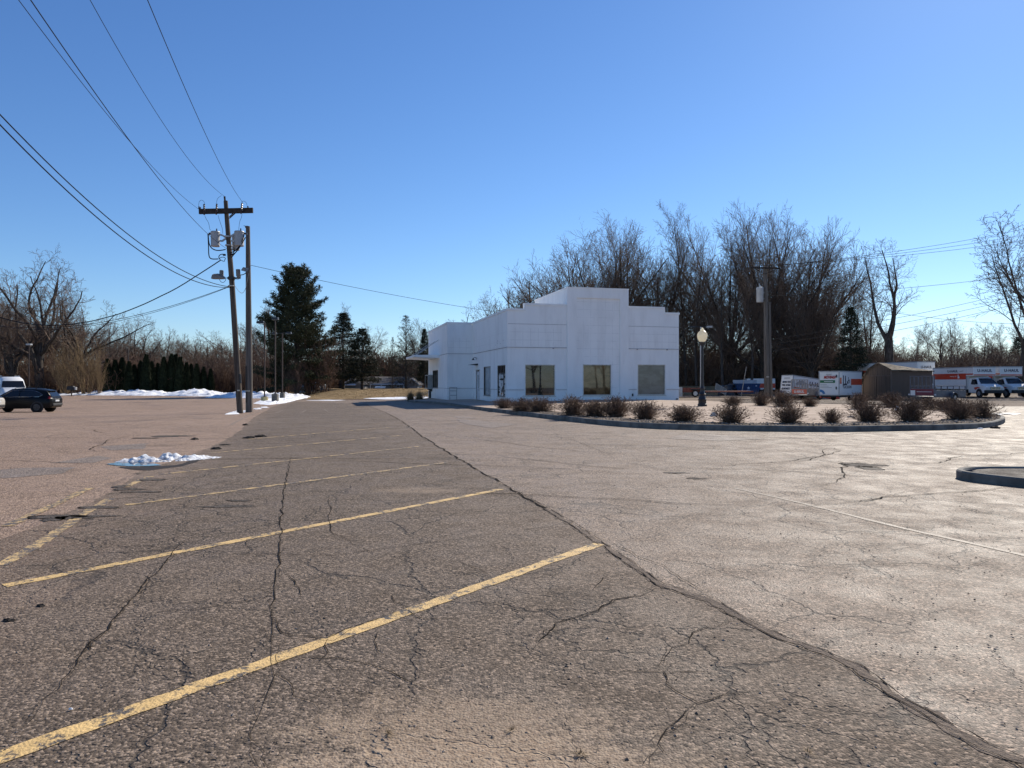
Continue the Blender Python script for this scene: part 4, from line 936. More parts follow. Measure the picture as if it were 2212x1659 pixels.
def proto(style, seed, mt='twig', thick=1.0):
    key = (style, seed, mt)
    if key in PROTO: return PROTO[key]
    r = random.Random(seed*31+5); tr = []; cr = []
    grow(r, Vector((0, 0, 0)), Vector((r.uniform(-.06, .06), r.uniform(-.06, .06), 1)).normalized(), BASEL[style], BASER[style], 0, CFG[style][1], tr, cr)
    allz = max(s[1].z for s in cr)
    if style in ENV:                            # rounded crown outline
        zc, rz_, rx_ = (allz*k_ for k_ in ENV[style]); keep = []
        for s in cr:
            q = s[1]; e_ = (math.hypot(q.x, q.y)/rx_)**2.2 + (abs(q.z-zc)/(rz_ if q.z > zc else zc))**2.2
            if e_ < 1 + .30*mn.noise(q*.35 + Vector((seed*3.1, 0, 0))) + .10*r.random(): keep.append(s)
        cr = keep
    cr = [(a, b, max(c, .0125)*thick, max(d, .0105)*thick) for a, b, c, d in cr]
    tr[0] = (tr[0][0]-Vector((0, 0, .5)), tr[0][1], tr[0][2]*1.25, tr[0][3])
    top = float(np.percentile([s[1].z for s in cr], 99.3))
    V, Q = prisms(tr, 7); t = fastmesh('trunk', V, Q, MT['bark'], True)
    V, Q = prisms(cr, 3); c = fastmesh('crown', V, Q, MT[mt])
    PROTO[key] = (t, c, top, len(cr)); return PROTO[key]
def scrub_segs(seed, stems=26, Hh=5.0, spread=.45, lev2=9):
    r = random.Random(seed); segs = []
    cfg = [lv(6, .05, .04, lev2, .2, (18, 40), .5, .5, Hh, .3), lv(4, .07, .04, 6, .2, (22, 45), .5, .55, Hh*.5, .4), lv(3, .09, .02)]
    for k in range(stems):
        az = r.random()*6.28; an = abs(r.gauss(0, spread)); d = Vector((math.cos(az)*math.sin(an), math.sin(az)*math.sin(an), math.cos(an)))
        b = Vector((math.cos(az), math.sin(az), 0))*r.uniform(0, .12*Hh)
        grow(r, b, d, Hh*r.uniform(.55, 1.0), .008*Hh, 0, [dict(cfg[0], trunklev=-1), cfg[1], cfg[2]], [], segs)
    return [(a, b, max(c, .011), max(d, .009)) for a, b, c, d in segs]
def scrubproto(seed, mt, Hh=5.0, **k):
    key = ('scrub', seed, mt)
    if key not in PROTO:
        s = scrub_segs(seed, Hh=Hh, **k); V, Q = prisms(s, 3); PROTO[key] = (fastmesh('branches', V, Q, MT[mt]), max(q[1].z for q in s))
    return PROTO[key]
TREES = 0
def tree(px, top, y, style, seed, label, group=None, mt='twig', name='bare_tree', wide=1.0, rot=None, cat='tree', thick=1.0, zbase=None):
    t, c, h0, _ = proto(style, seed, mt, thick)
    b = XZ(px, y)
    if zbase is not None: b.z = zbase
    h = EYE + (HY-(top+(16 if style in ENV else 0)))/F*y - b.z; s = h/h0
    o = thing(name, label, cat, b, rot if rot is not None else (px*.731 + y) % 6.28, group); o.scale = (s*wide, s*wide, s)
    for nm, me in (('trunk', t), ('crown', c)): link(bpy.data.objects.new(nm, me), o)
    return o
def scrub(px, top, y, seed, mt, label, group=None, wide=1.0, name='bare_bush', cat='bush', **k):
    me, h0 = scrubproto(seed, mt, **k); b = XZ(px, y); h = EYE + (HY-top)/F*y - b.z; s = h/h0
    o = bpy.data.objects.new(name, me); link(o); o.location = b; o.scale = (s*wide, s*wide, s); o.rotation_euler = (0, 0, px % 6.28)
    return tag(o, label, cat, group)
tr_ = random.Random(12)
# --- left wood
tree(88, 541, 128, 'scraggly', 3, 'tall gnarled bare tree rising above the left wood', mt='twig', wide=.95, rot=2.1)
tree(30, 640, 126, 'scraggly', 5, 'leaning bare tree left of the tall gnarled one', wide=1.1, rot=.6)
tree(175, 628, 132, 'scraggly', 8, 'spreading bare tree right of the tall gnarled one', wide=1.1, rot=4)
tree(-10, 590, 135, 'round', 1, 'bare tree cut by the left edge of the photo')
tree(362, 696, 180, 'round', 2, 'small round bare tree standing alone above the left skyline', wide=.8)
tree(243, 690, 170, 'scraggly', 5, 'bare tree with a flat forked top beyond the dark hedge', wide=.9)
tree(300, 692, 175, 'scraggly', 8, 'taller bare tree at the dip of the left skyline', wide=.9)
tree(585, 632, 150, 'round', 4, 'pale feathery bare tree just left of the big pine', wide=.9)
tree(735, 655, 160, 'tall', 2, 'thin pale bare tree between the pine and the spruces', wide=.9)
tree(785, 690, 160, 'round', 2, 'pale bare tree behind the two dark spruces', wide=1.1)
tree(920, 680, 150, 'vase', 2, 'fan shaped bare tree just left of the white building', wide=1.0)
gL = 'bare trees of the left wood'
for k in range(48):
    px = -240 + k*17.7 + tr_.uniform(-8, 8); top = 722 + 12*math.sin(k*.8) + tr_.uniform(-14, 14) - (60 if px < 200 else 0)
    tree(px, top, tr_.uniform(150, 215), *tr_.choice([('round', 1), ('round', 2), ('tall', 1), ('scraggly', 5), ('round', 4)]), 'bare tree in the mass of the left wood', gL, mt=tr_.choice(['twig', 'twig_red', 'twig_red']), wide=tr_.uniform(1, 1.4))
for k, (px, top, y, sd_, mt, wd, lab) in enumerate([
    (185, 712, 121, 2, 'twig_tan', .75, 'dense olive brown bush behind the left snow bank'), (140, 730, 123, 3, 'twig_tan', .7, 'olive brown bush behind the dark car'), (215, 760, 120, 4, 'twig_tan', .6, 'lower olive bush touching the dark hedge'),
    (478, 752, 133, 1, 'twig_red', .9, 'reddish bush at the right end of the dark hedge'), (520, 740, 131, 2, 'twig_red', .8, 'reddish brown bush behind the leaning pole'), (565, 722, 126, 3, 'twig_red', .8, 'tall reddish thicket left of the lamp poles'),
    (612, 708, 116, 4, 'twig_red', .8, 'broad brown thicket behind the lamp poles'), (668, 690, 112, 1, 'twig_red', .95, 'tall rounded brown thicket below the big pine'), (705, 712, 112, 2, 'twig_red', .7, 'brown thicket right of the pine foot'), (640, 760, 108, 3, 'twig_red', .8, 'low brown brush at the pine foot')]):
    scrub(px, top, y, sd_, mt, lab, 'brown thickets along the left wood', wide=wd)
# --- evergreens
m = N('pine_needles'); v = m.obj(); rnd = m.n('NewGeometry').outputs['Random Per Island']
MT['pine'] = m.fin(m.mix(rnd, (.024, .030, .015), (.075, .080, .038)), .75, None, .2)
m = N('spruce_needles'); rnd = m.n('NewGeometry').outputs['Random Per Island']; MT['spruce'] = m.fin(m.mix(rnd, (.014, .020, .012), (.045, .052, .028)), .8, None, .15)
m = N('arborvitae_leaf'); rnd = m.n('NewGeometry').outputs['Random Per Island']; MT['arbor'] = m.fin(m.mix(rnd, (.008, .012, .006), (.030, .040, .020)), .8, None, .12)
def tufts(r, pts, size, n, droop, V, T):
    for p in pts:
        for k in range(n):
            d = Vector((r.gauss(0, 1), r.gauss(0, 1), r.gauss(0, .8)-droop)).normalized(); s = d.orthogonal().normalized(); s = Matrix.Rotation(r.random()*6.28, 3, d) @ s
            L = size*r.uniform(.6, 1.3); b = len(V); o = Vector((r.gauss(0, 1), r.gauss(0, 1), r.gauss(0, 1)))*size*.35; w_ = L*.13
            V += [tuple(p+o - s*w_), tuple(p+o + s*w_), tuple(p+o + d*L)]; T.append((b, b+1, b+2))
def conifer(key, seed, Hh, prof, whorl, per, elev, size, ntuft, droop, mt, bare=.35, step=.5, trunkr=.28, skip=.0):
    r = random.Random(seed); seg = []; V = []; T = []; tr = []
    z = Hh*prof[0][0]
    for i in range(12): tr.append((Vector((0, 0, Hh*i/12-.3*(i == 0))), Vector((0, 0, Hh*(i+1)/12)), trunkr*(1-i/12.5), trunkr*(1-(i+1)/12.5)))
    def pr(t):
        for (a, ra), (b, rb) in zip(prof[:-1], prof[1:]):
            if a <= t <= b: return ra + (rb-ra)*(t-a)/(b-a)
        return .1
    az = 0
    while z < Hh*.985:
        t = z/Hh
        for k in range(per):
            az += 6.283/per + r.uniform(-.5, .5)
            if r.random() < skip: continue
            L = pr(t)*(r.uniform(.72, 1.15) if key != 'pine' else r.uniform(.55, 1.25)); e = R(elev[0] + (elev[1]-elev[0])*t + r.uniform(-8, 8)); d = Vector((math.cos(az)*math.cos(e), math.sin(az)*math.cos(e), math.sin(e)))
            p = Vector((0, 0, z + r.uniform(-.2, .2))); n = max(3, int(L/step)); pts = [p]
            for i in range(n):
                d = (d + Vector((r.gauss(0, .07), r.gauss(0, .07), r.gauss(0, .05) - droop*.05 + (.03 if i > n*.6 else 0)))).normalized(); p = p + d*(L/n); pts.append(p)
                seg.append((pts[-2], p, .05*L/4*(1-i/(n+.5))+.012, .05*L/4*(1-(i+1)/(n+.5))+.012))
                if i >= n*bare:
                    side = d.cross(Vector((0, 0, 1))).normalized(); sp = (L*.30)*(1-i/n)+.25
                    q = [p] + [p + side*sp*a*r.uniform(.6, 1.1) + d*sp*.35*abs(a) for a in (-1, -.5, .5, 1)]
                    seg.append((p, q[1], .014, .008)); seg.append((p, q[4], .014, .008))
                    tufts(r, q, size, ntuft, droop, V, T)
        z += whorl*r.uniform(.75, 1.25)
    tufts(r, [Vector((0, 0, Hh*(.93+.02*i))) for i in range(4)], size*.9, ntuft*2, -.6, V, T)
    VV, Q = prisms(tr, 8); a = fastmesh('trunk', VV, Q, MT['bark'], True); VV, Q = prisms(seg, 3); b = fastmesh('branches', VV, Q, MT['bark'])
    c = fastmesh('foliage', np.array(V), np.array(T), MT[mt]); PROTO[key] = (a, b, c, Hh)
def plant(key, px, top, y, label, name, wide=1.0, rot=0, zbase=None, group=None):
    a, b, c, h0 = PROTO[key]; p = XZ(px, y)
    if zbase is not None: p.z = zbase
    h = EYE + (HY-top)/F*y - p.z; s = h/h0; o = thing(name, label, 'tree', p, rot, group); o.scale = (s*wide, s*wide, s)
    for nm, me in (('trunk', a), ('branches', b), ('foliage', c)): link(bpy.data.objects.new(nm, me), o)
conifer('pine', 4, 20, [(.10, 5.0), (.3, 6.2), (.45, 5.7), (.6, 4.9), (.75, 4.0), (.88, 2.9), (1, 1.1)], .56, 7, (0, 50), .46, 10, -.15, 'pine', .22, .50, .34, .12)
conifer('spruce', 7, 14, [(.22, 2.3), (.30, 2.7), (.5, 2.1), (.75, 1.2), (1, .15)], .42, 7, (-8, 14), .34, 4, .9, 'spruce', .12, .42, .2, .05)
conifer('open', 9, 14, [(.06, 2.0), (.25, 2.7), (.5, 2.3), (.75, 1.45), (.92, .6), (1, .15)], .5, 7, (28, 55), .26, 2, .2, 'spruce', .35, .42, .2, .05)
plant('pine', 640, 586, 112, 'big dark white pine towering over the brown thicket', 'pine_tree', 1.0, .5)
plant('spruce', 741, 673, 128, 'taller dark spruce between the pine and the small houses', 'spruce_tree', 1.5, 1)
plant('spruce', 782, 707, 122, 'shorter spruce in front of the gabled garage', 'spruce_tree', 1.55, 2.6)
plant('open', 877, 681, 122, 'open feathery conifer left of the white building', 'spruce_tree', 1.1, 0)
plant('spruce', 917, 708, 126, 'narrow dark conifer touching the left side of the white building', 'spruce_tree', .7, 4)
plant('open', 848, 728, 132, 'thin sparse conifer between the houses', 'spruce_tree', .55, 2)
plant('spruce', 1838, 660, 88, 'dark bushy evergreen among the bare trunks right of the building', 'spruce_tree', 1.0, 2, zbase=-.1)
plant('spruce', 2200, 725, 150, 'dark evergreen at the right edge behind the trucks', 'spruce_tree', 1.2, 1)
# arborvitae hedge
def arbor(key, seed):
    r = random.Random(seed); V = []; T = []; Hh = 5.6
    for k in range(3400):
        t = r.random()**.8; z = .15 + t*Hh*.985; rad = .92*(1-t**2.3)*(.75+.35*mn.noise(Vector((z*1.3, k % 7, seed)))) + .05
        a = r.random()*6.283; rr = rad*r.uniform(.72, 1.06); p = Vector((math.cos(a)*rr, math.sin(a)*rr, z)); b = len(V)
        d = Vector((math.cos(a)*.35+r.gauss(0, .3), math.sin(a)*.35+r.gauss(0, .3), 1)).normalized(); s = Vector((-math.sin(a), math.cos(a), r.gauss(0, .4))).normalized(); L = r.uniform(.22, .5); w_ = .09
        V += [tuple(p-s*w_), tuple(p+s*w_), tuple(p+d*L)]; T.append((b, b+1, b+2))
    core = MB().lathe_exact([(.5, 0), (.74, .6), (.72, 2.2), (.55, 3.8), (.28, 5), (.04, 5.5)], 10); n0 = len(V)
    V += core.v
    for f in core.f:
        for i in range(1, len(f)-1): T.append((n0+f[0], n0+f[i], n0+f[i+1]))
    PROTO[key] = fastmesh('arborvitae', np.array(V), np.array(T), MT['arbor'])
for i in range(3): arbor(('arb', i), i+2)
for k, (px, top) in enumerate([(232,780),(249,781),(264,777),(279,785),(290,791),(304,784),(316,771),(328,785),(341,789),(354,776),(371,770),(379,771),(389,776),(403,787),(413,790),(425,790),(440,796),(455,800)]):
    y = 127 + (k % 3)*.8; b = XZ(px, y); h = EYE+(HY-top)/F*y-b.z; o = bpy.data.objects.new('arborvitae', PROTO[('arb', k % 3)]); link(o); o.location = b; o.rotation_euler = (0, 0, k*1.3); o.scale = (h/5.9*1.25, h/5.9*1.25, h/5.9*1.06)
    tag(o, 'dark columnar evergreen in the hedge row behind the snow bank', 'evergreen', 'dark evergreen hedge behind the snow bank')
# --- right wood
tree(1335, 478, 105, 'vase', 1, 'broad fan shaped bare tree directly behind the tower of the building', wide=1.0, rot=1)
tree(1262, 515, 108, 'vase', 3, 'lower left fan shaped bare tree behind the building tower', wide=1.15, rot=2)
tree(1425, 500, 108, 'vase', 2, 'upright bare tree behind the right end of the building', wide=.9, rot=4)
tree(1483, 438, 104, 'tall', 1, 'tall slim bare tree rising above the right corner of the building', wide=.7, rot=2)
tree(1505, 520, 100, 'tall', 3, 'straight dark trunk just right of the building corner', wide=.8, rot=1)
tree(1585, 455, 108, 'vase', 4, 'large dense bare tree behind the acorn lamp', wide=.8, rot=.5)
tree(1650, 440, 104, 'vase', 2, 'highest broad bare tree behind the concrete utility pole', wide=.8, rot=5.4)
tree(1715, 452, 108, 'vase', 3, 'bare tree with sweeping right hand crown beside the utility pole', wide=.85, rot=3)
tree(1755, 560, 98, 'vase', 1, 'lower bare tree with drooping twigs right of the utility pole', wide=.8, rot=2.2)
tree(1560, 560, 96, 'tall', 2, 'dark trunk behind the blue dumpster', wide=1.0, rot=4.4)
tree(1625, 600, 94, 'tall', 1, 'dark slim tree left of the utility pole', wide=1.1, rot=3)
tree(1838, 545, 112, 'tall', 3, 'slim bare tree between the wood and the forked tree', wide=.75, rot=1.4)
tree(1880, 560, 110, 'tall', 2, 'slender bare tree leaning against the forked tree', wide=.8, rot=.4)
tree(1932, 498, 92, 'forked', 1, 'forked bare tree standing free behind the tan shed', wide=1.25, rot=FORK_ROT)
tree(2212, 440, 84, 'round', 6, 'large bare tree reaching in from the right edge', wide=1.05, rot=1.0)
tree(2290, 520, 76, 'scraggly', 8, 'bare tree outside the right edge with branches reaching in', wide=1.0, rot=2.0)
tree(1150, 585, 125, 'round', 4, 'rounded bare tree left of the building tower', wide=.95, rot=2)
tree(1105, 600, 128, 'round', 2, 'round bare tree above the left wing of the building', wide=.9, rot=1)
tree(1015, 665, 140, 'scraggly', 5, 'low spreading bare tree above the far end of the building', wide=1.1, rot=2)
tree(1045, 690, 150, 'round', 1, 'small bare tree above the recess of the building', wide=1.0)
tree(950, 690, 155, 'round', 4, 'pale bare tree behind the left corner of the building', wide=1.1)
gR = 'bare trees of the right wood'
for k in range(44):
    px = 1200 + k*25 + tr_.uniform(-10, 10); far = px > 1890
    top = (702 + 16*math.sin(k*.9) + tr_.uniform(-14, 16)) if far else tr_.uniform(590, 700)
    tree(px, top, tr_.uniform(150, 210) if far else tr_.uniform(112, 135), *tr_.choice([('tall', 1), ('tall', 2), ('round', 2), ('tall', 3), ('tall', 2)]), 'bare tree in the mass of the right wood' if not far else 'small bare tree in the far line of trees at right', gR if not far else 'far line of bare trees at right', mt='twig', wide=tr_.uniform(.9, 1.25))
for k in range(26):
    px = 1700 + k*23 + tr_.uniform(-8, 8)
    tree(px, 738 + tr_.uniform(-16, 14), tr_.uniform(135, 165), *tr_.choice([('round', 1), ('sapling', 1), ('sapling', 2), ('round', 2)]), 'small bare tree in the far line of trees at right', 'far line of bare trees at right', mt=tr_.choice(['twig', 'twig_red']), wide=1.2)
# --- undergrowth: uncountable brush below the trees
def brush(name, rects, mt, label, seed):
    r = random.Random(seed); base = []
    for i in range(4):
        V, Q = prisms(scrub_segs(i+40, stems=12, Hh=4, spread=.5, lev2=6), 3); base.append((V, Q))
    VV = []; QQ = []; n0 = 0
    for (p0, p1, y0, y1, n, h0, h1) in rects:
        for k in range(n):
            y = r.uniform(y0, y1); b = XZ(r.uniform(p0, p1), y); V, Q = r.choice(base); s = r.uniform(h0, h1)/4; a = r.random()*6.28
            M = np.array([[math.cos(a), -math.sin(a), 0], [math.sin(a), math.cos(a), 0], [0, 0, 1]])*s; M[:2] *= 1.5
            VV.append(V @ M.T + np.array(b)); QQ.append(Q+n0); n0 += len(V)
    o = bpy.data.objects.new(name, fastmesh(name, np.concatenate(VV), np.concatenate(QQ), MT[mt])); link(o)
    return tag(o, label, 'undergrowth', kind='stuff')
brush('undergrowth', [(-60, 240, 126, 150, 70, 4, 8), (230, 690, 134, 165, 150, 4, 8), (690, 960, 158, 176, 80, 6, 10)], 'twig_red', 'tangled brown brush filling the wood on the left', 3)
brush('undergrowth', [(1440, 1900, 104, 128, 200, 3, 8), (1860, 2260, 100, 140, 150, 3, 7)], 'twig', 'tangled dark brush below the trees on the right', 4)
# --- planted shrubs
MT['shrub'] = bark('dry_shrub_stems', (.095, .062, .045), (.27, .182, .128))
def shrub_mesh(seed):
    r = random.Random(seed); seg = []
    for k in range(300):
        az = r.random()*6.283; an = abs(r.gauss(0, .52)); an = min(an, 1.25); d = Vector((math.cos(az)*math.sin(an), math.sin(az)*math.sin(an), math.cos(an)))
        L = r.uniform(.55, 1.05)*(1-.25*an); p = Vector((math.cos(az), math.sin(az), 0))*r.uniform(0, .16); n = 5; rad = .0062
        for i in range(n):
            d = (d + Vector((r.gauss(0, .035), r.gauss(0, .035), .012))).normalized(); q = p + d*L/n; seg.append((p, q, rad*(1-.12*i), rad*(1-.12*(i+1)))); p = q
            if i >= 1 and r.random() < .75:
                e = rotv(d, R(r.uniform(20, 50)), r.random()*6.28); l2 = L*r.uniform(.14, .3); s2 = p + e*l2; seg.append((p, s2, .005, .0035))
                if r.random() < .6: e2 = rotv(e, R(35), r.random()*6.28); seg.append((p.lerp(s2, .6), p.lerp(s2, .6)+e2*l2*.5, .004, .003))
        for j in range(2):
            b_ = p; e = rotv(d, R(r.uniform(10, 45)), r.random()*6.28); seg.append((b_, b_+e*.07, .006, .007))
    for k in range(150):                        # litter caught at the foot
        az = r.random()*6.283; rr = r.uniform(.02, .33); p = Vector((math.cos(az)*rr, math.sin(az)*rr, r.uniform(.0, .16))); e = Vector((r.gauss(0, 1), r.gauss(0, 1), r.gauss(0, .3))).normalized(); seg.append((p, p+e*.16, .012, .008))
    V, Q = prisms(seg, 3); return fastmesh('shrub', V, Q, MT['shrub'])
SH = [shrub_mesh(i+1) for i in range(4)]
gS = 'dormant shrubs in the kerbed beds'
def place_shrub(k, px, base, top, wpx, label, zoff=.17):
    b = G(px, base); y = b.y; b.z = H(b.x, y) + zoff; y2 = EYE - b.z
    # bed surface is higher than the lot: slide along the ray to it
    yy = (EYE-b.z)*F/(base-HY); b = Vector(((px-CX)/F*yy, yy, b.z)); hh = (base-top)/F*yy; ww = wpx/F*yy
    o = bpy.data.objects.new('dormant_shrub', SH[k % 4]); link(o); o.location = b; o.rotation_euler = (0, 0, k*1.7); o.scale = (ww/1.15, ww/1.15*(.85+.3*((k*37)%10)/10), hh/1.0*(.88+.24*((k*53)%10)/10))
    return tag(o, label, 'shrub', gS)
FR = [(1089,883,856,40,'small leftmost shrub below the side window'), (1127,889,858,48,'shrub at the left front corner of the building'), (1167,890,859,62,'wide shrub below the dark left window'),
 (1238,898,860,62,'shrub left of the brown window'), (1286,900,861,58,'shrub under the brown window'), (1330,900,857,62,'shrub under the tower right pier'), (1394,905,869,66,'shrub below the grey right window'),
 (1476,911,872,72,'shrub just left of the acorn lamp foot'), (1580,914,874,80,'full dark shrub right of the acorn lamp'), (1703,915,876,78,'dark rounded shrub left of the small sparse one'), (1796,914,881,60,'smallest sparse shrub in the front row'),
 (1876,911,868,88,'large shrub left of the gap before the kerb bend'), (1968,911,864,92,'tallest shrub in front of the grey utility trailer'), (2070,907,867,82,'wide shrub second from the right kerb end'), (2116,903,863,76,'rightmost shrub at the kerb end')]
for k, a in enumerate(FR):
    a = list(a)
    if k < 8: a[3] *= 1.28; a[2] += 2
    place_shrub(k, *a)
for k, a in enumerate([(1583,876,856,44,'small back shrub right of the lamp, near the dumpster'), (1645,876,850,46,'back shrub at the foot of the concrete utility pole'), (1690,878,848,70,'broad back shrub in front of the tilted trailer'), (1750,878,858,38,'small back shrub below the white cargo trailer'),
    (1855,883,850,50,'back shrub at the corner of the tan shed'), (1925,880,852,60,'back shrub against the tan shed wall'), (2005,884,858,60,'back shrub below the grey utility trailer'), (2045,886,860,56,'back shrub right of the grey utility trailer')]): place_shrub(k+1, *a)
# dry ornamental grass by the service lane
def grass_mesh(seed, n=260, Hh=.7, spread=.6, wd=.012):
    r = random.Random(seed); V = []; T = []
    for k in range(n):
        az = r.random()*6.283; an = abs(r.gauss(0, spread)); L = Hh*r.uniform(.5, 1.1); p = Vector((math.cos(az), math.sin(az), 0))*r.uniform(0, .2*Hh); d = Vector((math.cos(az)*math.sin(an), math.sin(az)*math.sin(an), math.cos(an))); s = Vector((-math.sin(az), math.cos(az), 0))*wd; b = len(V)
        q = p + d*L*.55; d2 = (d + Vector((0, 0, -.45-.4*an))).normalized(); e = q + d2*L*.5; V += [tuple(p-s), tuple(p+s), tuple(q+s*.7), tuple(q-s*.7), tuple(e)]; T += [(b, b+1, b+2), (b, b+2, b+3), (b+3, b+2, b+4)]
    return fastmesh('dry_grass_clump', np.array(V), np.array(T), MT['straw'])
m = N('straw'); rnd = m.n('NewGeometry').outputs['Random Per Island']; MT['straw'] = m.fin(m.mix(rnd, (.11, .075, .04), (.34, .25, .15)), .85, None, .15)
gm_ = grass_mesh(2, 420, 1.1, .75, .02)
for k, (px, py, lab) in enumerate(((887, 866, 'dry grass clump left of its twin beside the service lane'), (905, 866.5, 'dry grass clump nearest the white wing wall'))):
    q = G(px, py); o = bpy.data.objects.new('dry_grass_clump', gm_); link(o); o.location = q; o.rotation_euler = (0, 0, k*2); tag(o, lab, 'grass clump', 'dry grass clumps by the building')
gt = grass_mesh(5, 46, .075, 1.15, .0016)
for k, (px, py, lab) in enumerate(((838,1592,'small dead grass tuft on the sandy patch, upper left'), (1105,1586,'dead grass tuft right of the sandy patch'), (1255,1636,'dead grass tuft right at the bottom'), (1745,1632,'dark weed tuft at the bottom right'))):
    q = G(px, py); o = bpy.data.objects.new('grass_tuft', gt); link(o); o.location = q + Vector((0, 0, .015)); o.rotation_euler = (0, 0, k*2.1); o.scale = ((.6, .4, .75, .5)[k], .7, .28); tag(o, lab, 'grass tuft', 'dead grass tufts in the near asphalt')

for k, (x, y, st, sd_) in enumerate(((58, -52, 'round', 2), (70, -60, 'round', 4), (83, -50, 'tall', 1), (95, -63, 'round', 1), (46, -64, 'tall', 2), (108, -55, 'round', 2))):
    t_, c_, h0, _ = proto(st, sd_, 'twig', 1.0); s = 15/h0; o = thing('bare_tree', 'bare tree across the street, seen only mirrored in the building windows', 'tree', (x, y, -.05), k*1.1, 'bare trees mirrored in the windows'); o.scale = (s*1.2, s*1.2, s)
    for nm, me in (('trunk', t_), ('crown', c_)): link(bpy.data.objects.new(nm, me), o)
# ------------------------------------------------------------------ vehicles and yard things
def paint(name, col, rough=.3, dirt=.25):
    m = N(name); v = m.obj(); n = m.noise(v, 1.6, 6, .65).outputs[0]; s = m.n('SeparateXYZ'); m.L(v, s.inputs[0])
    c = m.mix(m.step(n, .45, .75, 0, dirt), col, tuple(x*.6+.05 for x in col))
    low = m.step(m.math('ADD', s.outputs[2], m.math('MULTIPLY', n, .6)), .45, 1.1, dirt*1.6, 0); c = m.mix(low, c, (.16, .13, .10))
    m.b.inputs['Coat Weight'].default_value = .0 if col[0] < .02 else .3
    return m.fin(c, rough, None, .2 if col[0] < .02 else .5)
MT['white_truck'] = paint('white_truck_paint', (.74, .74, .73), .4)
MT['orange_band'] = paint('orange_red_band', (.55, .055, .02), .45, .15)
MT['black_car'] = paint('black_car_paint', (.005, .005, .006), .34, .03)
MT['silver_car'] = paint('silver_car_paint', (.50, .48, .44), .3, .1)
MT['glass_car'] = (lambda m: m.fin((.012, .014, .018), .05, None, .5))(N('dark_car_glass'))
MT['rubber'] = plain('tyre_rubber', (.022, .021, .02), .85, .3, 6, .2)
MT['rim'] = plain('steel_rim', (.32, .32, .32), .4, .2, 6, .5, .4)
MT['dark_rim'] = plain('dark_alloy_rim', (.06, .06, .065), .35, .5, 14, .5, .3)
MT['plastic'] = plain('black_plastic', (.025, .025, .027), .6, .2, 4, .4)
MT['chrome'] = (lambda m: m.fin((.6, .6, .6), .2, None, .5, .9))(N('chrome'))
MT['red_lens'] = (lambda m: m.fin((.42, .015, .02), .2, None, .5))(N('red_lens'))
MT['clear_lens'] = (lambda m: m.fin((.55, .56, .58), .12, None, .6))(N('clear_lens'))
MT['ink'] = plain('dark_blue_lettering', (.022, .024, .05), .5, .1, 3, .3)
MT['ink_red'] = plain('red_lettering', (.42, .03, .025), .5, .1, 3, .3)
MT['ink_white'] = plain('white_lettering', (.75, .74, .72), .5, .05, 3, .3)
MT['ink_grey'] = plain('grey_print', (.32, .32, .33), .5, .1, 3, .3)
MT['green_band'] = plain('green_band', (.03, .16, .07), .5, .1, 3, .3)
MT['blue_print'] = plain('blue_print', (.05, .19, .40), .5, .1, 3, .3)
def lettering(text, parent, mat, w, h, loc, rot, bold=.03, name='lettering', shear=0):
    cu = bpy.data.curves.new('lettering', 'FONT'); cu.body = text; cu.size = 1; cu.offset = bold; cu.extrude = .004; cu.shear = shear; cu.space_character = 1.08
    o = bpy.data.objects.new('tmp', cu); COL.objects.link(o); bpy.context.view_layer.update()
    me = bpy.data.meshes.new_from_object(o.evaluated_get(bpy.context.evaluated_depsgraph_get())); bpy.data.objects.remove(o); bpy.data.curves.remove(cu)
    n = len(me.vertices); a = np.zeros(n*3); me.vertices.foreach_get('co', a); a = a.reshape(-1, 3); lo, hi = a.min(0), a.max(0)
    a[:, 0] = (a[:, 0]-lo[0])/(hi[0]-lo[0])*w; a[:, 1] = (a[:, 1]-lo[1])/(hi[1]-lo[1])*h
    M = Matrix.Rotation(rot[2], 3, 'Z') @ Matrix.Rotation(rot[0], 3, 'X'); a = a @ np.array(M).T + np.array(loc)
    me.vertices.foreach_set('co', a.ravel()); me.update(); me.materials.clear(); me.materials.append(mat)
    return link(bpy.data.objects.new(name, me), parent)
def wheel(parent, c, r, w, n='wheel', rimr=.62, side=1, rim=None):
    o = MB().wheel(c, (0, 1, 0), r, w, 22).build(n, MT['rubber'], parent)
    y = c[1] + side*(w/2+.004); mb = MB(); mb.wheel((c[0], y-side*.02, c[2]), (0, 1, 0), r*rimr, .05, 16); mb.wheel((c[0], y+side*.01, c[2]), (0, 1, 0), r*.2, .05, 10)
    mb.build('rim', rim or MT['rim'], o)
    return o
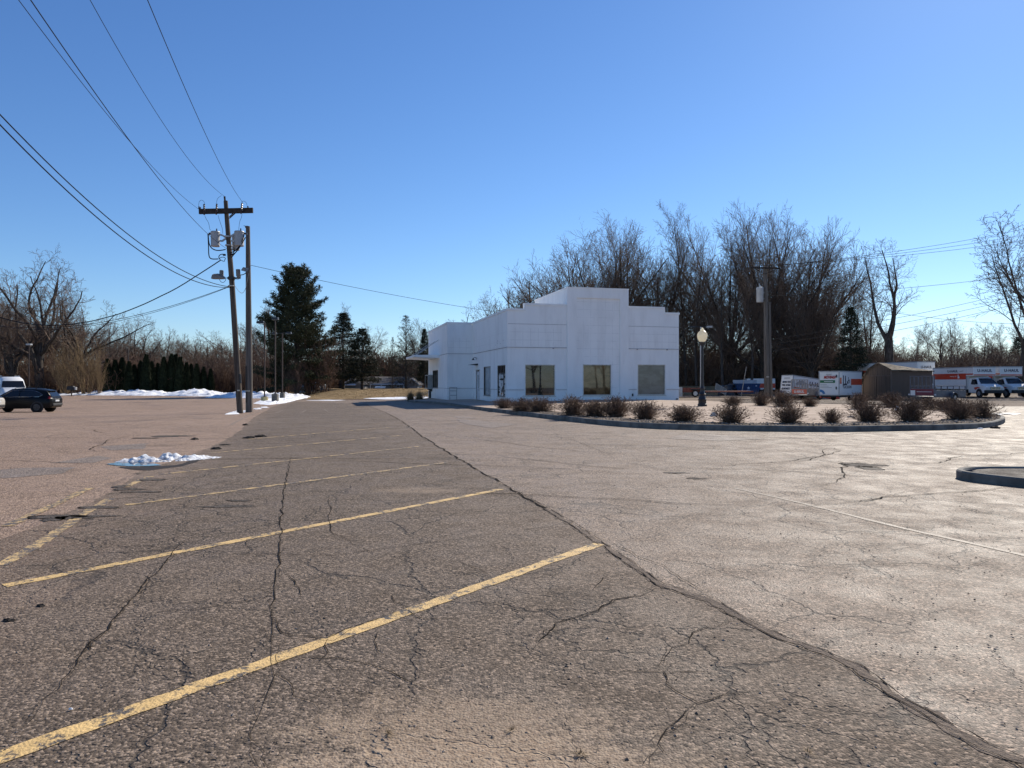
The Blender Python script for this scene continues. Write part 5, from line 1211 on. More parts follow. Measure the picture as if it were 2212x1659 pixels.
# local frame of every vehicle: x forward, y to its left, z up
def box_truck(px_front_left, y, top, width, length, label, attic=1.05, rz=-math.pi/2, group='orange and white moving trucks', cabz=2.02):
    x0 = (px_front_left-CX)/F*y; t = thing('moving_truck', label, 'truck', (x0 + width/2, y, H(x0, y)), rz, group)
    hw = width/2; ztop = EYE+(HY-top)/F*y - H(x0, y); fl = .78
    mb = MB(); mb.box(-length, -attic, -hw, hw, fl, ztop); mb.box(-attic-.001, 0, -hw+.001, hw-.001, 2.14, ztop-.001); mb.build('cargo_box', MT['white_truck'], t, bevel=.05)
    mb = MB(); mb.box(-length+.02, .02, -hw-.015, -hw+.06, ztop-.07, ztop+.03); mb.box(-.05, .025, -hw+.06, hw-.06, ztop-.07, ztop+.03); mb.box(-length+.02, .02, hw-.06, hw+.015, ztop-.07, ztop+.03); mb.box(-attic-.06, -attic+.03, -hw-.02, -hw+.05, fl-.02, 2.13); mb.box(-length+.02, -length+.1, -hw-.02, -hw+.05, fl, ztop-.08); mb.build('corner_trim', MT['grey_metal'], t)
    zb0, zb1 = ztop-1.35*(ztop-fl)/2.45, ztop-.70*(ztop-fl)/2.45
    mb = MB(); mb.box(-length+.15, -attic-.08, -hw-.008, -hw, zb0, zb1); mb.box(-attic-.07, .002, -hw-.0085, -hw, zb1-.14, zb1-.01); mb.box(-.001, .008, -hw+.06, hw-.06, 2.2, 2.32); mb.build('orange_stripe', MT['orange_band'], t)
    lh = .27; zt = zb1+.13
    lettering('U-HAUL', t, MT['ink'], 1.75, lh, (-attic-3.15, -hw-.012, zt), (R(90), 0, 0)); lettering('U-HAUL', t, MT['ink'], 1.5, lh*1.1, (.012, -.72, zt-.0), (R(90), 0, R(90)))
    mb = MB(); mb.bar((-attic-1.1, -hw-.01, zt+.08), (-attic-.5, -hw-.01, zt+.14), .03, .05); mb.build('printed_motif', MT['ink_grey'], t)
    lettering('Truck Share 24/7', t, MT['ink_white'], 1.15, .12, (-attic-2.75, -hw-.012, (zb0+zb1)/2-.05), (R(90), 0, 0), .0)
    mb = MB(); mb.prism([(-attic-1.45, zb0+.1), (-attic-1.15, zb0+.1), (-attic-1.12, zb0+.3), (-attic-1.28, zb0+.32), (-attic-1.3, zb1-.08), (-attic-1.42, zb1-.1)], 'y', -hw-.012, -hw-.004); mb.build('printed_motif', MT['ink_white'], t)
    # cab
    cw = .98; bx = -attic+.02
    ring = lambda x, zs, ws: [(x, -w_, z) for z, w_ in zip(zs, ws)] + [(x, w_, z) for z, w_ in zip(zs[::-1], ws[::-1])]
    mb = MB(); mb.loft([ring(bx, (.45, .9, 1.3, cabz-.12, cabz), (cw-.04, cw, cw, cw-.14, cw-.3)), ring(bx+.75, (.45, .9, 1.3, cabz-.1, cabz+.02), (cw-.03, cw, cw, cw-.14, cw-.3)), ring(bx+1.05, (.45, .9, 1.3, cabz-.16, cabz-.05), (cw-.03, cw, cw, cw-.16, cw-.34)),
                        ring(bx+1.75, (.45, .9, 1.26, 1.32, 1.36), (cw-.03, cw, cw-.02, cw-.1, cw-.25)), ring(bx+2.3, (.45, .9, 1.18, 1.25, 1.27), (cw-.03, cw, cw-.06, cw-.2, cw-.4)), ring(bx+2.62, (.45, .8, 1.0, 1.08, 1.1), (cw-.1, cw-.06, cw-.12, cw-.25, cw-.45))])
    mb.build('cab', MT['white_truck'], t, smooth=True)
    g = MB(); ws = [(bx+1.12, cabz-.10), (bx+1.74, 1.37)]
    g.add([(ws[0][0]+.012, -.66, ws[0][1]), (ws[0][0]+.012, .66, ws[0][1]), (ws[1][0]+.03, .82, ws[1][1]+.02), (ws[1][0]+.03, -.82, ws[1][1]+.02), (ws[0][0]-.05, -.66, ws[0][1]-.03), (ws[0][0]-.05, .66, ws[0][1]-.03), (ws[1][0]-.06, .82, ws[1][1]-.03), (ws[1][0]-.06, -.82, ws[1][1]-.03)], [(0,1,2,3),(7,6,5,4),(0,4,5,1),(1,5,6,2),(2,6,7,3),(3,7,4,0)]); g.build('windscreen', MT['glass_car'], t)
    for s in (-1, 1):
        g = MB(); yy = s*cw
        q = [(bx+.42, s*(cw+.006), 1.32), (bx+1.45, s*(cw+.006), 1.32), (bx+1.08, s*(cw-.118), cabz-.2), (bx+.45, s*(cw-.118), cabz-.2)]
        g.add(q + [(x, y_-s*.03, z) for x, y_, z in q], [(0,1,2,3),(7,6,5,4),(0,4,5,1),(1,5,6,2),(2,6,7,3),(3,7,4,0)]); g.build('side_window', MT['glass_car'], t)
        mb = MB(); mb.bar((bx+1.25, s*cw, 1.4), (bx+1.3, s*(cw+.22), 1.45), .05); mb.box(bx+1.2, bx+1.32, min(s*(cw+.18), s*(cw+.42)), max(s*(cw+.18), s*(cw+.42)), 1.28, 1.68); mb.build('mirror', MT['plastic'], t)
        mb = MB(); mb.box(bx+2.52, bx+2.68, min(s*.52, s*.86), max(s*.52, s*.86), .78, 1.02); mb.build('headlight', MT['clear_lens'], t)
        mb = MB(); mb.prism([(bx+.9, .98), (bx+1.5, 1.06), (bx+1.95, .95), (bx+1.45, .90), (bx+1.2, .74), (bx+1.0, .80)], 'y', s*cw-.004, s*cw+.008); mb.build('door_graphic', MT['orange_band'], t)
        mb = MB(); mb.wheel((bx+1.68, s*(cw-.02), .42), (0, 1, 0), .47, .06, 20); mb.build('wheel_arch', MT['plastic'], t)
        wheel(t, (bx+1.68, s*(cw-.1), .38), .38, .24, side=s)
        for dy in ((0,)): wheel(t, (-length+1.5, s*(hw-.2), .38), .38, .3, side=s)
    mb = MB(); mb.box(bx+2.55, bx+2.69, -.46, .46, .80, 1.04); gr = mb.build('grille', MT['plastic'], t)
    mb = MB()
    for z in (.80, .88, .96, 1.04): mb.box(bx+2.69, bx+2.70, -.48, .48, z-.012, z+.012)
    for y_ in (-.48, .47): mb.box(bx+2.691, bx+2.701, y_, y_+.02, .815, 1.025)
    mb.build('grille_bar', MT['chrome'], gr)
    mb = MB(); mb.box(bx+2.4, bx+2.8, -cw+.02, cw-.02, .42, .74); mb.build('bumper', MT['plastic'], t, bevel=.05)
    mb = MB(); mb.box(-length, bx+2.3, -.42, .42, .42, .77); mb.box(-length+.05, -attic-.05, -hw+.05, -hw+.12, .45, .77); mb.build('chassis', MT['plastic'], t)
    return t
box_truck(2102, 72, 792.5, 2.3, 6.9, 'orange banded moving truck parked left of its twin at the right edge')
box_truck(2160, 72.4, 792.0, 2.3, 6.9, 'moving truck cut by the right edge of the photo')
box_truck(1977, 80, 781.5, 2.46, 9.4, 'tallest long moving truck mostly hidden behind the tan shed', attic=1.15, rz=R(-75.5))

def suv():
    q = XZ(119, 51); L_ = 4.75; x_rear = q.x
    t = thing('parked_car', 'black hatchback utility car parked side on in the left lot', 'car', (x_rear-L_/2, 51, H(x_rear-2, 51)), math.pi+R(7))   # nose to the left
    r = lambda x, zs, ws: [(x, -w_, z) for z, w_ in zip(zs, ws)] + [(x, w_, z) for z, w_ in zip(zs[::-1], ws[::-1])]
    S = [(-2.37, (.42,.60,.86,.98,1.0), (.60,.72,.74,.68,.5)), (-2.28, (.34,.55,.92,1.06,1.08), (.78,.86,.86,.78,.6)), (-2.0, (.30,.55,.95,1.08,1.14), (.88,.92,.91,.84,.7)), (-1.2, (.28,.55,.98,1.10,1.14), (.90,.93,.92,.87,.8)), (0, (.26,.55,.97,1.08,1.12), (.90,.93,.92,.88,.8)),
         (.9, (.26,.55,.94,1.04,1.08), (.90,.93,.91,.86,.76)), (1.6, (.28,.55,.88,.96,1.0), (.88,.91,.88,.80,.6)), (2.1, (.32,.52,.78,.84,.88), (.80,.85,.80,.68,.5)), (2.36, (.42,.52,.66,.72,.74), (.62,.68,.64,.54,.4))]
    MB().loft([r(*s) for s in S]).build('body', MT['black_car'], t, smooth=True)
    T = [(-2.30, (1.02,1.08,1.12), (.76,.68,.5)), (-2.0, (1.04,1.47,1.53), (.80,.63,.5)), (-1.85, (1.04,1.54,1.60), (.81,.64,.5)), (-1.3, (1.04,1.61,1.675), (.83,.65,.52)), (-.3, (1.03,1.64,1.71), (.84,.66,.54)), (.35, (1.02,1.60,1.67), (.83,.64,.52)), (.95, (1.0,1.28,1.34), (.80,.66,.52)), (1.35, (.96,1.04,1.06), (.74,.66,.52))]
    MB().loft([r(*s) for s in T]).build('cabin', MT['black_car'], t, smooth=True)
    for s in (-1, 1):
        for nm, pts in (('side_window', [(.98, 1.10), (.30, 1.52), (-.22, 1.56), (-.22, 1.10)]), ('side_window', [(-.28, 1.10), (-.28, 1.56), (-1.0, 1.55), (-1.35, 1.46), (-1.75, 1.24), (-1.5, 1.12)])):
            g = MB(); q_ = [(x, s*(.835 - .19*(z-1.08)/.5 + .022), z) for x, z in pts]; n = len(q_)
            g.add(q_ + [(x, y-s*.05, z) for x, y, z in q_], [tuple(range(n)), tuple(range(n, 2*n))[::-1]] + [(i, (i+1) % n, n+(i+1) % n, n+i) for i in range(n)]); g.build(nm, MT['glass_car'], t)
        mb = MB(); pl_ = [(1.0, 1.09), (.30, 1.535), (-.25, 1.578), (-1.0, 1.566), (-1.38, 1.475), (-1.80, 1.235), (-1.52, 1.105), (1.0, 1.09)]
        mb.tube([(x, s*(.862-.19*(z-1.08)/.5), z) for x, z in pl_], .010, 5); mb.build('window_trim', MT['chrome'], t)
        for x in (-1.45, 1.4):
            MB().wheel((x, s*.885, .38), (0, 1, 0), .43, .09, 22).build('wheel_arch', MT['plastic'], t); wheel(t, (x, s*.84, .355), .355, .23, side=s, rimr=.66, rim=MT['dark_rim'])
        mb = MB(); mb.loft([[(x, s*y, z) for y, z in ((.70, .92+d), (.83, .86+d), (.85, 1.0+d), (.72, 1.1+d))] for x, d in ((-2.28, 0), (-1.98, .02))]); mb.build('tail_light', MT['red_lens'], t)
        mb = MB(); mb.bar((.86, s*.86, 1.12), (.86, s*1.02, 1.16), .05); mb.box(.78, .9, min(s*.96, s*1.1), max(s*.96, s*1.1), 1.08, 1.24); mb.build('mirror', MT['black_car'], t)
        mb = MB(); mb.box(-.62, -.42, min(s*.915, s*.945), max(s*.915, s*.945), .98, 1.01); mb.box(.42, .62, min(s*.915, s*.945), max(s*.915, s*.945), .96, .99); mb.build('door_handle', MT['black_car'], t)
        mb = MB(); mb.box(2.0, 2.22, min(s*.5, s*.74), max(s*.5, s*.74), .70, .82); mb.build('headlight', MT['clear_lens'], t)
    g = MB(); g.add([(-2.30, -.62, 1.13), (-2.30, .62, 1.13), (-2.03, .54, 1.49), (-2.03, -.54, 1.49), (-2.2, -.6, 1.08), (-2.2, .6, 1.08), (-1.9, .52, 1.45), (-1.9, -.52, 1.45)], [(0,1,2,3),(7,6,5,4),(0,4,5,1),(1,5,6,2),(2,6,7,3),(3,7,4,0)]); g.build('rear_window', MT['glass_car'], t)
    mb = MB(); mb.prism([(-2.14, 1.535), (-1.75, 1.605), (-1.75, 1.56), (-2.10, 1.50)], 'y', -.5, .5); mb.build('spoiler', MT['black_car'], t)
    mb = MB(); mb.box(-2.43, -2.2, -.66, .66, .45, .62); mb.build('bumper', MT['plastic'], t, bevel=.04)
    mb = MB(); mb.box(-2.385, -2.36, -.26, .26, .76, .88); mb.box(-2.37, -2.34, -.35, .35, .93, .965); mb.build('licence_plate', MT['clear_lens'], t)
    mb = MB(); 
    for s in (-1, 1): mb.tube([(.2, s*.52, 1.69), (.1, s*.54, 1.74), (-1.1, s*.54, 1.735), (-1.25, s*.52, 1.68)], .018, 5)
    mb.build('roof_rail', MT['plastic'], t)
    return t
dark = suv()
sv = copy_tree(dark); q = XZ(-9, 47.5); sv.location = (q.x-2.37, 47.5, H(q.x-2, 47.5)); sv.name = 'parked_car'
sv['label'] = 'silver car of which only the tail shows at the left edge'; sv.scale = (1, 1, .9)
for ch in sv.children_recursive:
    if ch.data.materials[0] == MT['black_car']: ch.data = ch.data.copy(); ch.data.materials[0] = MT['silver_car']
# white van facing the camera
q = XZ(33, 61)
t = thing('parked_van', 'white high roofed van facing out behind the black car', 'van', (q.x, 61, H(q.x, 61)), R(-47))
r = lambda x, zs, ws: [(x, -w_, z) for z, w_ in zip(zs, ws)] + [(x, w_, z) for z, w_ in zip(zs[::-1], ws[::-1])]
MB().loft([r(-5.2, (.4,.9,1.5,2.5,2.68), (.95,.99,.98,.82,.6)), r(-1.9, (.4,.9,1.5,2.5,2.70), (.95,.99,.98,.82,.6)), r(-1.5, (.4,.9,1.5,2.38,2.56), (.95,.99,.97,.82,.6)), r(-.95, (.4,.9,1.5,1.72,1.78), (.95,.99,.97,.88,.75)), r(-.35, (.4,.85,1.34,1.44,1.48), (.92,.96,.92,.8,.62)), r(0, (.45,.75,1.12,1.2,1.22), (.82,.86,.8,.68,.5))]).build('body', MT['white_truck'], t, smooth=True)
g = MB(); g.add([(-1.30, -.74, 2.34), (-1.30, .74, 2.34), (-.93, .86, 1.80), (-.93, -.86, 1.80), (-1.6, -.70, 2.3), (-1.6, .70, 2.3), (-1.25, .80, 1.76), (-1.25, -.80, 1.76)], [(0,1,2,3),(7,6,5,4),(0,4,5,1),(1,5,6,2),(2,6,7,3),(3,7,4,0)]); g.build('windscreen', MT['glass_car'], t)
for s in (-1, 1):
    mb = MB(); mb.loft([[(x, s*y, z) for y, z in ((.62,.86), (.9,.86), (.86,1.1), (.68,1.1))] for x in (-.32, .0)]); mb.build('headlight', MT['clear_lens'], t)
    g = MB(); q_ = [(-1.2, s*.985, 1.42), (-2.2, s*.985, 1.42), (-2.2, s*.90, 2.1), (-1.5, s*.90, 2.1)]; g.add(q_+[(x, y-s*.06, z) for x, y, z in q_], [(0,1,2,3),(7,6,5,4),(0,4,5,1),(1,5,6,2),(2,6,7,3),(3,7,4,0)]); g.build('side_window', MT['glass_car'], t)
    mb = MB(); mb.bar((-1.1, s*.95, 1.45), (-1.1, s*1.2, 1.5), .05); mb.box(-1.18, -1.02, min(s*1.1, s*1.28), max(s*1.1, s*1.28), 1.4, 1.85); mb.build('mirror', MT['plastic'], t)
    for x in (-1.0, -4.3): wheel(t, (x, s*.88, .36), .36, .24, side=s)
mb = MB(); mb.box(-.02, .06, -.45, .45, .74, .98); mb.build('grille', MT['plastic'], t); mb = MB(); mb.box(-.25, .1, -.88, .88, .42, .7); mb.build('bumper', MT['plastic'], t, bevel=.04)
mb = MB(); mb.box(-4.8, -2.4, -.7, -.62, 2.72, 2.80); mb.box(-4.8, -2.4, .62, .7, 2.72, 2.80); mb.build('roof_rail', MT['grey_metal'], t)

# --- tan shed (barn roof)
m = N('tan_siding'); v = m.obj(); s_ = m.n('SeparateXYZ'); m.L(v, s_.inputs[0]); fr = m.math('FRACT', m.math('MULTIPLY', m.math('ADD', s_.outputs[0], s_.outputs[1]), 4.9)); gr = m.step(m.math('ABSOLUTE', m.math('SUBTRACT', fr, .5)), .42, .49)
n1 = m.noise(m.scalev(v, 2, 2, .5), 1.5, 5, .65).outputs[0]
MT['tan'] = m.fin(m.mix(gr, m.mix(n1, (.105, .074, .056), (.145, .104, .078)), (.055, .039, .03)), .8, m.bump(m.math('MULTIPLY', gr, -1), .5, .02), .2)
m = N('worn_shingles'); v = m.obj(); n1 = m.noise(m.scalev(v, 1, 4, 4), 1.2, 6, .7).outputs[0]; MT['shingle'] = m.fin(m.mix(m.step(n1, .42, .6), (.035, .028, .023), (.20, .155, .11)), .9, m.bump(n1, .8, .04), .15)
sh = thing('garden_shed', 'tan wooden shed with a curved barn roof and patchy shingles', 'shed', (31.25, 58.5, 0), math.atan2(.54, .84))
# x along the long side, y along the gable (to the left-back)
SWd, SLn = 2.57, 6.5
prof = [(0, -.1), (0, 2.52), (.95, 3.05), (1.15, 3.09), (1.9, 2.62), (2.4, 1.85), (2.5, 1.35), (2.5, -.1)]
MB().loft([[(x, y, min(z, 2.46 + max(0, z-2.46)*k)) for y, z in prof] for x, k in ((.04, 1), (1.2, .92), (3.2, .62), (SLn-.04, .22))]).build('shed_wall', MT['tan'], sh)
ro = [(-.12, 2.44), (-.10, 2.56), (.93, 3.12), (1.16, 3.17), (1.97, 2.68), (2.49, 1.9), (2.62, 1.3), (2.54, 1.28), (2.42, 1.84), (1.91, 2.61), (1.14, 3.095), (.97, 3.058), (-.02, 2.5)]
sag = lambda y, z, k: (y, 2.5 + (z-2.5)*k if z > 2.5 else z)
MB().loft([[(x, *sag(y, z, k)) for y, z in ro] for x, k in ((-.12, 1), (1.2, .93), (3.2, .66), (SLn+.1, .30))]).build('roof', MT['shingle'], sh)
mb = MB(); mb.box(-.03, .04, -.03, .09, -.1, 2.5); mb.box(-.02, .04, 2.42, 2.53, -.1, 1.4); mb.box(-.0, .04, .09, 2.42, 2.02, 2.10); mb.bar((-.02, .0, 2.50), (-.02, 1.05, 3.08), .05, .09); mb.bar((-.02, 1.1, 3.1), (-.02, 1.93, 2.6), .05, .09); mb.bar((-.02, 1.93, 2.6), (-.02, 2.45, 1.82), .05, .09); mb.build('shed_trim', plain('tan_trim', (.13, .095, .072), .75, .15, 3), sh)
mb = MB(); mb.box(.0, .04, .5, 1.24, .05, 2.0); mb.box(.0, .04, 1.27, 2.0, .05, 2.0); mb.build('door', MT['tan'], sh)

# --- cargo trailer with printed rear door
def cargo_trailer(name, px_l, y_l, px_r, y_r, ztop, zbot, length, label, pitch=0, group='cargo trailers in the yard'):
    a = Vector(((px_l-CX)/F*y_l, y_l, 0)); b = Vector(((px_r-CX)/F*y_r, y_r, 0)); w_ = (b-a).length; d = (b-a).normalized(); back = Vector((-d.y, d.x, 0))
    t = thing(name, label, 'trailer', a + d*w_/2, math.atan2(d.y, d.x), group)   # local x along the rear face, y into the trailer
    t.rotation_euler = (pitch, 0, math.atan2(d.y, d.x)); hw = w_/2
    MB().box(-hw, hw, 0, length, zbot, ztop).build('cargo_box', MT['white_truck'], t, bevel=.05)
    mb = MB(); mb.box(-hw-.012, -hw+.07, -.015, length+.012, ztop-.08, ztop+.02); mb.box(hw-.07, hw+.012, -.015, length+.012, ztop-.08, ztop+.02); mb.box(-hw+.07, hw-.07, -.015, .05, ztop-.08, ztop+.02)
    mb.box(-hw-.012, -hw+.06, -.015, .06, zbot, ztop-.08); mb.box(hw-.06, hw+.012, -.015, .06, zbot, ztop-.08); mb.box(-hw+.06, hw-.06, -.012, .05, zbot, zbot+.06); mb.build('corner_trim', MT['grey_metal'], t)
    mb = MB(); mb.box(-hw+.1, hw-.1, .1, length+.9, zbot-.14, zbot-.002); mb.box(-.05, .05, length+.9, length+1.6, zbot-.12, zbot-.02); mb.build('chassis', MT['plastic'], t)
    for s in (-1, 1):
        o = MB().wheel((s*(hw-.14), length*.55, .33), (1, 0, 0), .33, .2, 18).build('wheel', MT['rubber'], t); MB().wheel((s*(hw-.03), length*.55, .33), (1, 0, 0), .19, .03, 14).build('rim', MT['rim'], o)
        mb = MB(); mb.box(s*(hw-.16)-.07, s*(hw-.16)+.07, -.03, .0, zbot-.2, zbot-.1); mb.build('tail_light', MT['red_lens'], t)
    return t, hw
mt, hw = cargo_trailer('cargo_trailer', 1769, 58.3, 1813, 57.0, 2.42, .45, 4.0, 'white cargo trailer asking about moving, left of the tan shed')
hh = 1.97; z0 = .45; y = -.02
lettering('MOVING?', mt, MT['ink_red'], 1.0, .24, (-hw+.42, y, z0+1.36), (R(90), 0, 0), .05, shear=.25)
mb = MB(); mb.box(-hw+.1, hw-.34, y, y+.012, z0+1.02, z0+1.24); mb.build('green_stripe', MT['green_band'], mt)
mb = MB(); mb.box(-hw+.45, hw-.5, y-.008, y, z0+1.10, z0+1.15); mb.build('small_print', MT['ink_white'], mt)
mb = MB()
for i, (l_, z) in enumerate(((.55, .86), (.7, .74), (.95, .63))): mb.box(-hw+.12, -hw+.12+l_, y, y+.012, z0+z, z0+z+.03)
mb.box(-hw+.6, -hw+1.05, y, y+.012, z0+1.70, z0+1.74); mb.box(-hw+.6, -hw+1.05, y, y+.012, z0+1.64, z0+1.665); mb.build('small_print', MT['ink_grey'], mt)
mb = MB(); pr_ = []
for i in range(9): an = R(10+i*15); pr_.append((-hw+.12+.42*math.cos(an), z0+.06+.42*math.sin(an)))
for i in range(8, -1, -1): an = R(10+i*15); pr_.append((-hw+.12+.22*math.cos(an), z0+.06+.22*math.sin(an)))
pr_ = [(max(x, -hw+.08), z) for x, z in pr_]
mb.prism(pr_, 'y', y, y+.012); mb.build('printed_motif', MT['blue_print'], mt)
mb = MB(); mb.box(hw-.26, hw-.18, -.05, 0, z0+1.45, z0+1.68); mb.box(hw-.28, hw-.2, -.05, 0, z0+.5, z0+.72); mb.build('door_latch', MT['black_metal'], mt)
xs_ = hw+.012
mb = MB(); mb.box(hw, xs_, .08, .38, z0+.95, z0+1.45); mb.box(hw, xs_, 2.0, 3.95, z0+.85, z0+1.35); mb.build('orange_stripe', MT['orange_band'], mt)
mb = MB()
for (y0, y1, a, b) in ((.62, .74, .85, 1.62), (.6, .95, .82, .95), (.98, 1.1, .9, 1.6), (.96, 1.3, .84, .96), (1.55, 1.6, .95, 1.5), (1.48, 1.66, 1.18, 1.26), (1.74, 1.8, 1.0, 1.3), (1.3, 1.45, .96, 1.16)): mb.box(hw, xs_, y0, y1, z0+a, z0+b)
mb.build('printed_motif', MT['ink'], mt)
lettering('TUCSON', mt, MT['ink'], 1.5, .22, (xs_, .55, z0+.58), (R(90), 0, R(90)), .01)
t2, hw2 = cargo_trailer('cargo_trailer', 1683, 67.4, 1708, 65.6, 2.2, .30, 5.2, 'tilted white cargo trailer standing nose down behind an orange gate', pitch=R(-7.5))
z0 = .30
for i, (s_, w_) in enumerate((('SAVES YOU', 1.3), ('TIME, WORK', 1.4), ('& MONEY?', 1.25))): lettering(s_, t2, MT['ink'], w_, .2, (-w_/2, -.02, z0+1.16-i*.31), (R(90), 0, 0), .04)
mb = MB(); mb.box(-.45, .45, -.02, -.008, z0+1.62, z0+1.68); mb.box(-.45, .45, -.02, -.008, z0+1.54, z0+1.58); mb.build('small_print', MT['ink_grey'], t2)
mb = MB(); pr_ = [(-hw2+.2+.4*math.cos(R(a)), z0+.05+.4*math.sin(R(a))) for a in range(5, 130, 15)] + [(-hw2+.2+.2*math.cos(R(a)), z0+.05+.2*math.sin(R(a))) for a in range(125, 0, -15)]
mb.prism([(max(x, -hw2+.07), z) for x, z in pr_], 'y', -.02, -.008); mb.build('printed_motif', MT['blue_print'], t2)
lettering('U-HAUL', t2, MT['ink'], 1.9, .40, (hw2+.012, 1.75, z0+1.12), (R(90), 0, R(90)), .045)
mb = MB(); mb.box(hw2, hw2+.012, .15, 5.1, z0+.2, z0+.85); mb.build('orange_stripe', MT['orange_band'], t2)
mb = MB(); mb.prism([(.3, z0+1.15), (.6, z0+1.4), (1.0, z0+1.55), (1.5, z0+1.3), (1.3, z0+1.1), (.4, z0+1.05)], 'x', hw2, hw2+.012); mb.build('printed_motif', MT['ink_grey'], t2)

# --- open utility trailers
def utility_trailer(px, y, w_, rz, gate_h, length, gate_mat, label, name='utility_trailer', deck=.45, rail=.75, mat=None, sign=None):
    q = XZ(px, y); mat = mat or MT['ut_metal']; t = thing(name, label, 'trailer', q, rz, 'open utility trailers in the yard'); hw = w_/2
    mb = MB()
    for x in (-hw, hw): mb.box(x-.03, x+.03, -.03, .03, deck, deck+gate_h)
    for z in (deck+.02, deck+gate_h*.36, deck+gate_h-.03): mb.box(-hw+.03, hw-.03, -.025, .025, z, z+.05)
    for i in range(1, 6): x = -hw + w_*i/6; mb.box(x-.026, x+.026, -.02, .02, deck+.07, deck+gate_h-.03)
    n = 20
    for i in range(n): x = -hw+.05+(w_-.1)*i/(n-1); mb.box(x-.007, x+.007, -.006, .006, deck+gate_h*.36+.05, deck+gate_h-.03)
    gt_ = mb.build('ramp_gate', mat, t)
    mb = MB(); mb.box(-hw+.04, hw-.04, -.035, -.026, deck+.07, deck+gate_h*.36); mb.build('sign_panel', gate_mat, gt_)
    mb = MB(); mb.box(-hw, hw, .06, length, deck-.08, deck); mb.box(-.05, .05, length, length+1.2, deck-.08, deck); mb.build('deck', mat, t)
    for s in (-1, 1):
        mb = MB(); x = s*hw
        mb.box(x-.03, x+.03, .07, length, deck-.02, deck+.46)
        for yy in np.linspace(.1, length-.05, 6): mb.box(x-.025, x+.025, yy-.025, yy+.025, deck+.42, deck+rail)
        mb.box(x-.035, x+.035, .06, length, deck+rail, deck+rail+.06); mb.build('side_rail', mat, t)
        o = MB().wheel((s*(hw+.14), length*.55, .33), (1, 0, 0), .33, .2, 18).build('wheel', MT['rubber'], t); MB().wheel((s*(hw+.25), length*.55, .33), (1, 0, 0), .18, .03, 14).build('rim', MT['rim'], o)
        pr_ = [(length*.55+.44*math.cos(R(a)), .33+.44*math.sin(R(a))) for a in range(0, 181, 20)] + [(length*.55+.40*math.cos(R(a)), .33+.40*math.sin(R(a))) for a in range(180, -1, -20)]
        mb = MB().prism(pr_, 'x', s*hw+(.031 if s > 0 else -.29), s*hw+(.29 if s > 0 else -.031)); mb.build('mudguard', mat, t)
        mb = MB(); mb.wheel((s*(hw+.07), -.02, deck+.12), (0, 1, 0), .07, .05, 12); mb.build('tail_light', MT['clear_lens'], t)
    return t
MT['ut_metal'] = plain('dark_trailer_steel', (.10, .10, .12), .5, .25, 4, .5, .2)
MT['ut_sign'] = plain('dull_red_sign', (.20, .05, .06), .6, .15, 3, .3)
ug = utility_trailer(1992, 54.5, 1.85, R(-60), 1.55, 4.3, MT['ut_sign'], 'grey open utility trailer with a tall mesh gate in front of the shed')
mb = MB(); mb.box(-.88, -.52, -.045, -.036, .52, .90); mb.build('licence_plate', MT['ink_white'], ug); mb = MB(); mb.box(-.4, .75, -.044, -.036, .78, .81); mb.build('small_print', MT['ink_white'], ug)
og = utility_trailer(1727, 61, 1.5, R(-55), 1.3, 2.8, MT['orange_band'], 'open trailer with an orange lettered gate in front of the tilted cargo trailer', rail=.5, mat=plain('grey_trailer_steel', (.22, .21, .21), .5, .2, 4, .5, .2))
lettering('U-HAUL', og, MT['ink_white'], .95, .24, (-.48, -.045, .60), (R(90), 0, 0), .04)
utility_trailer(1752, 64, 1.4, R(-24), .9, 2.6, MT['orange_band'], 'low open trailer squeezed between two white cargo trailers', rail=.4, mat=plain('pale_trailer_steel', (.34, .30, .26), .5, .2, 4, .5, .1))
# flat trailer by the building corner
q = XZ(1494, 74); t = thing('flatbed_trailer', 'low rusty flatbed trailer beyond the right corner of the building', 'trailer', q, R(4))
rust = plain('rusty_red_steel', (.20, .065, .045), .8, .3, 4, .3)
mb = MB(); mb.box(-3, 6.2, -1, 1, .48, .60); mb.box(-3, .9, -1.02, -.98, .6, .95); mb.build('deck', rust, t)
for x in (-.0, .75): 
    o = MB().wheel((x, -1.12, .36), (0, 1, 0), .36, .2, 18).build('wheel', MT['rubber'], t); MB().wheel((x, -1.23, .36), (0, 1, 0), .22, .03, 14).build('rim', plain('pale_rim', (.55, .54, .52), .5, .1, 4), o)
mb = MB(); mb.prism([(-.5, .74), (-.4, .84), (1.1, .84), (1.2, .74)], 'y', -1.25, -1.021); mb.build('mudguard', MT['plastic'], t)
mb = MB(); mb.box(-2.25, -1.45, -1.5, -1.0, .05, 1.02); mb.build('tool_box', MT['grey_metal'], t)
# blue dumpster
MT['blue_bin'] = paint('blue_steel', (.018, .055, .16), .45, .3)
q = XZ(1613, 84); t = thing('dumpster', 'blue steel dumpster with a pale emblem left of the utility pole', 'dumpster', q, R(-6))
mb = MB(); mb.loft([[(-1.15, -.75, .12), (1.15, -.75, .12), (1.15, .75, .12), (-1.15, .75, .12)], [(-1.35, -.9, 1.35), (1.35, -.9, 1.35), (1.35, .9, 1.35), (-1.35, .9, 1.35)]]); mb.build('bin_body', MT['blue_bin'], t)
mb = MB(); mb.box(-1.42, 1.42, -.97, -.9, 1.27, 1.37); mb.box(-1.42, -1.35, -.9, .97, 1.27, 1.37); mb.box(1.35, 1.42, -.9, .97, 1.27, 1.37)
for x in (-1.0, -.35, .35, 1.0): mb.bar((x*.94, -.80, .14), (x*1.02, -.93, 1.27), .07)
mb.box(-1.5, -1.36, -.3, .3, .6, .85); mb.box(1.3, 1.5, -.3, .3, .6, .85); mb.build('rim_frame', MT['blue_bin'], t)
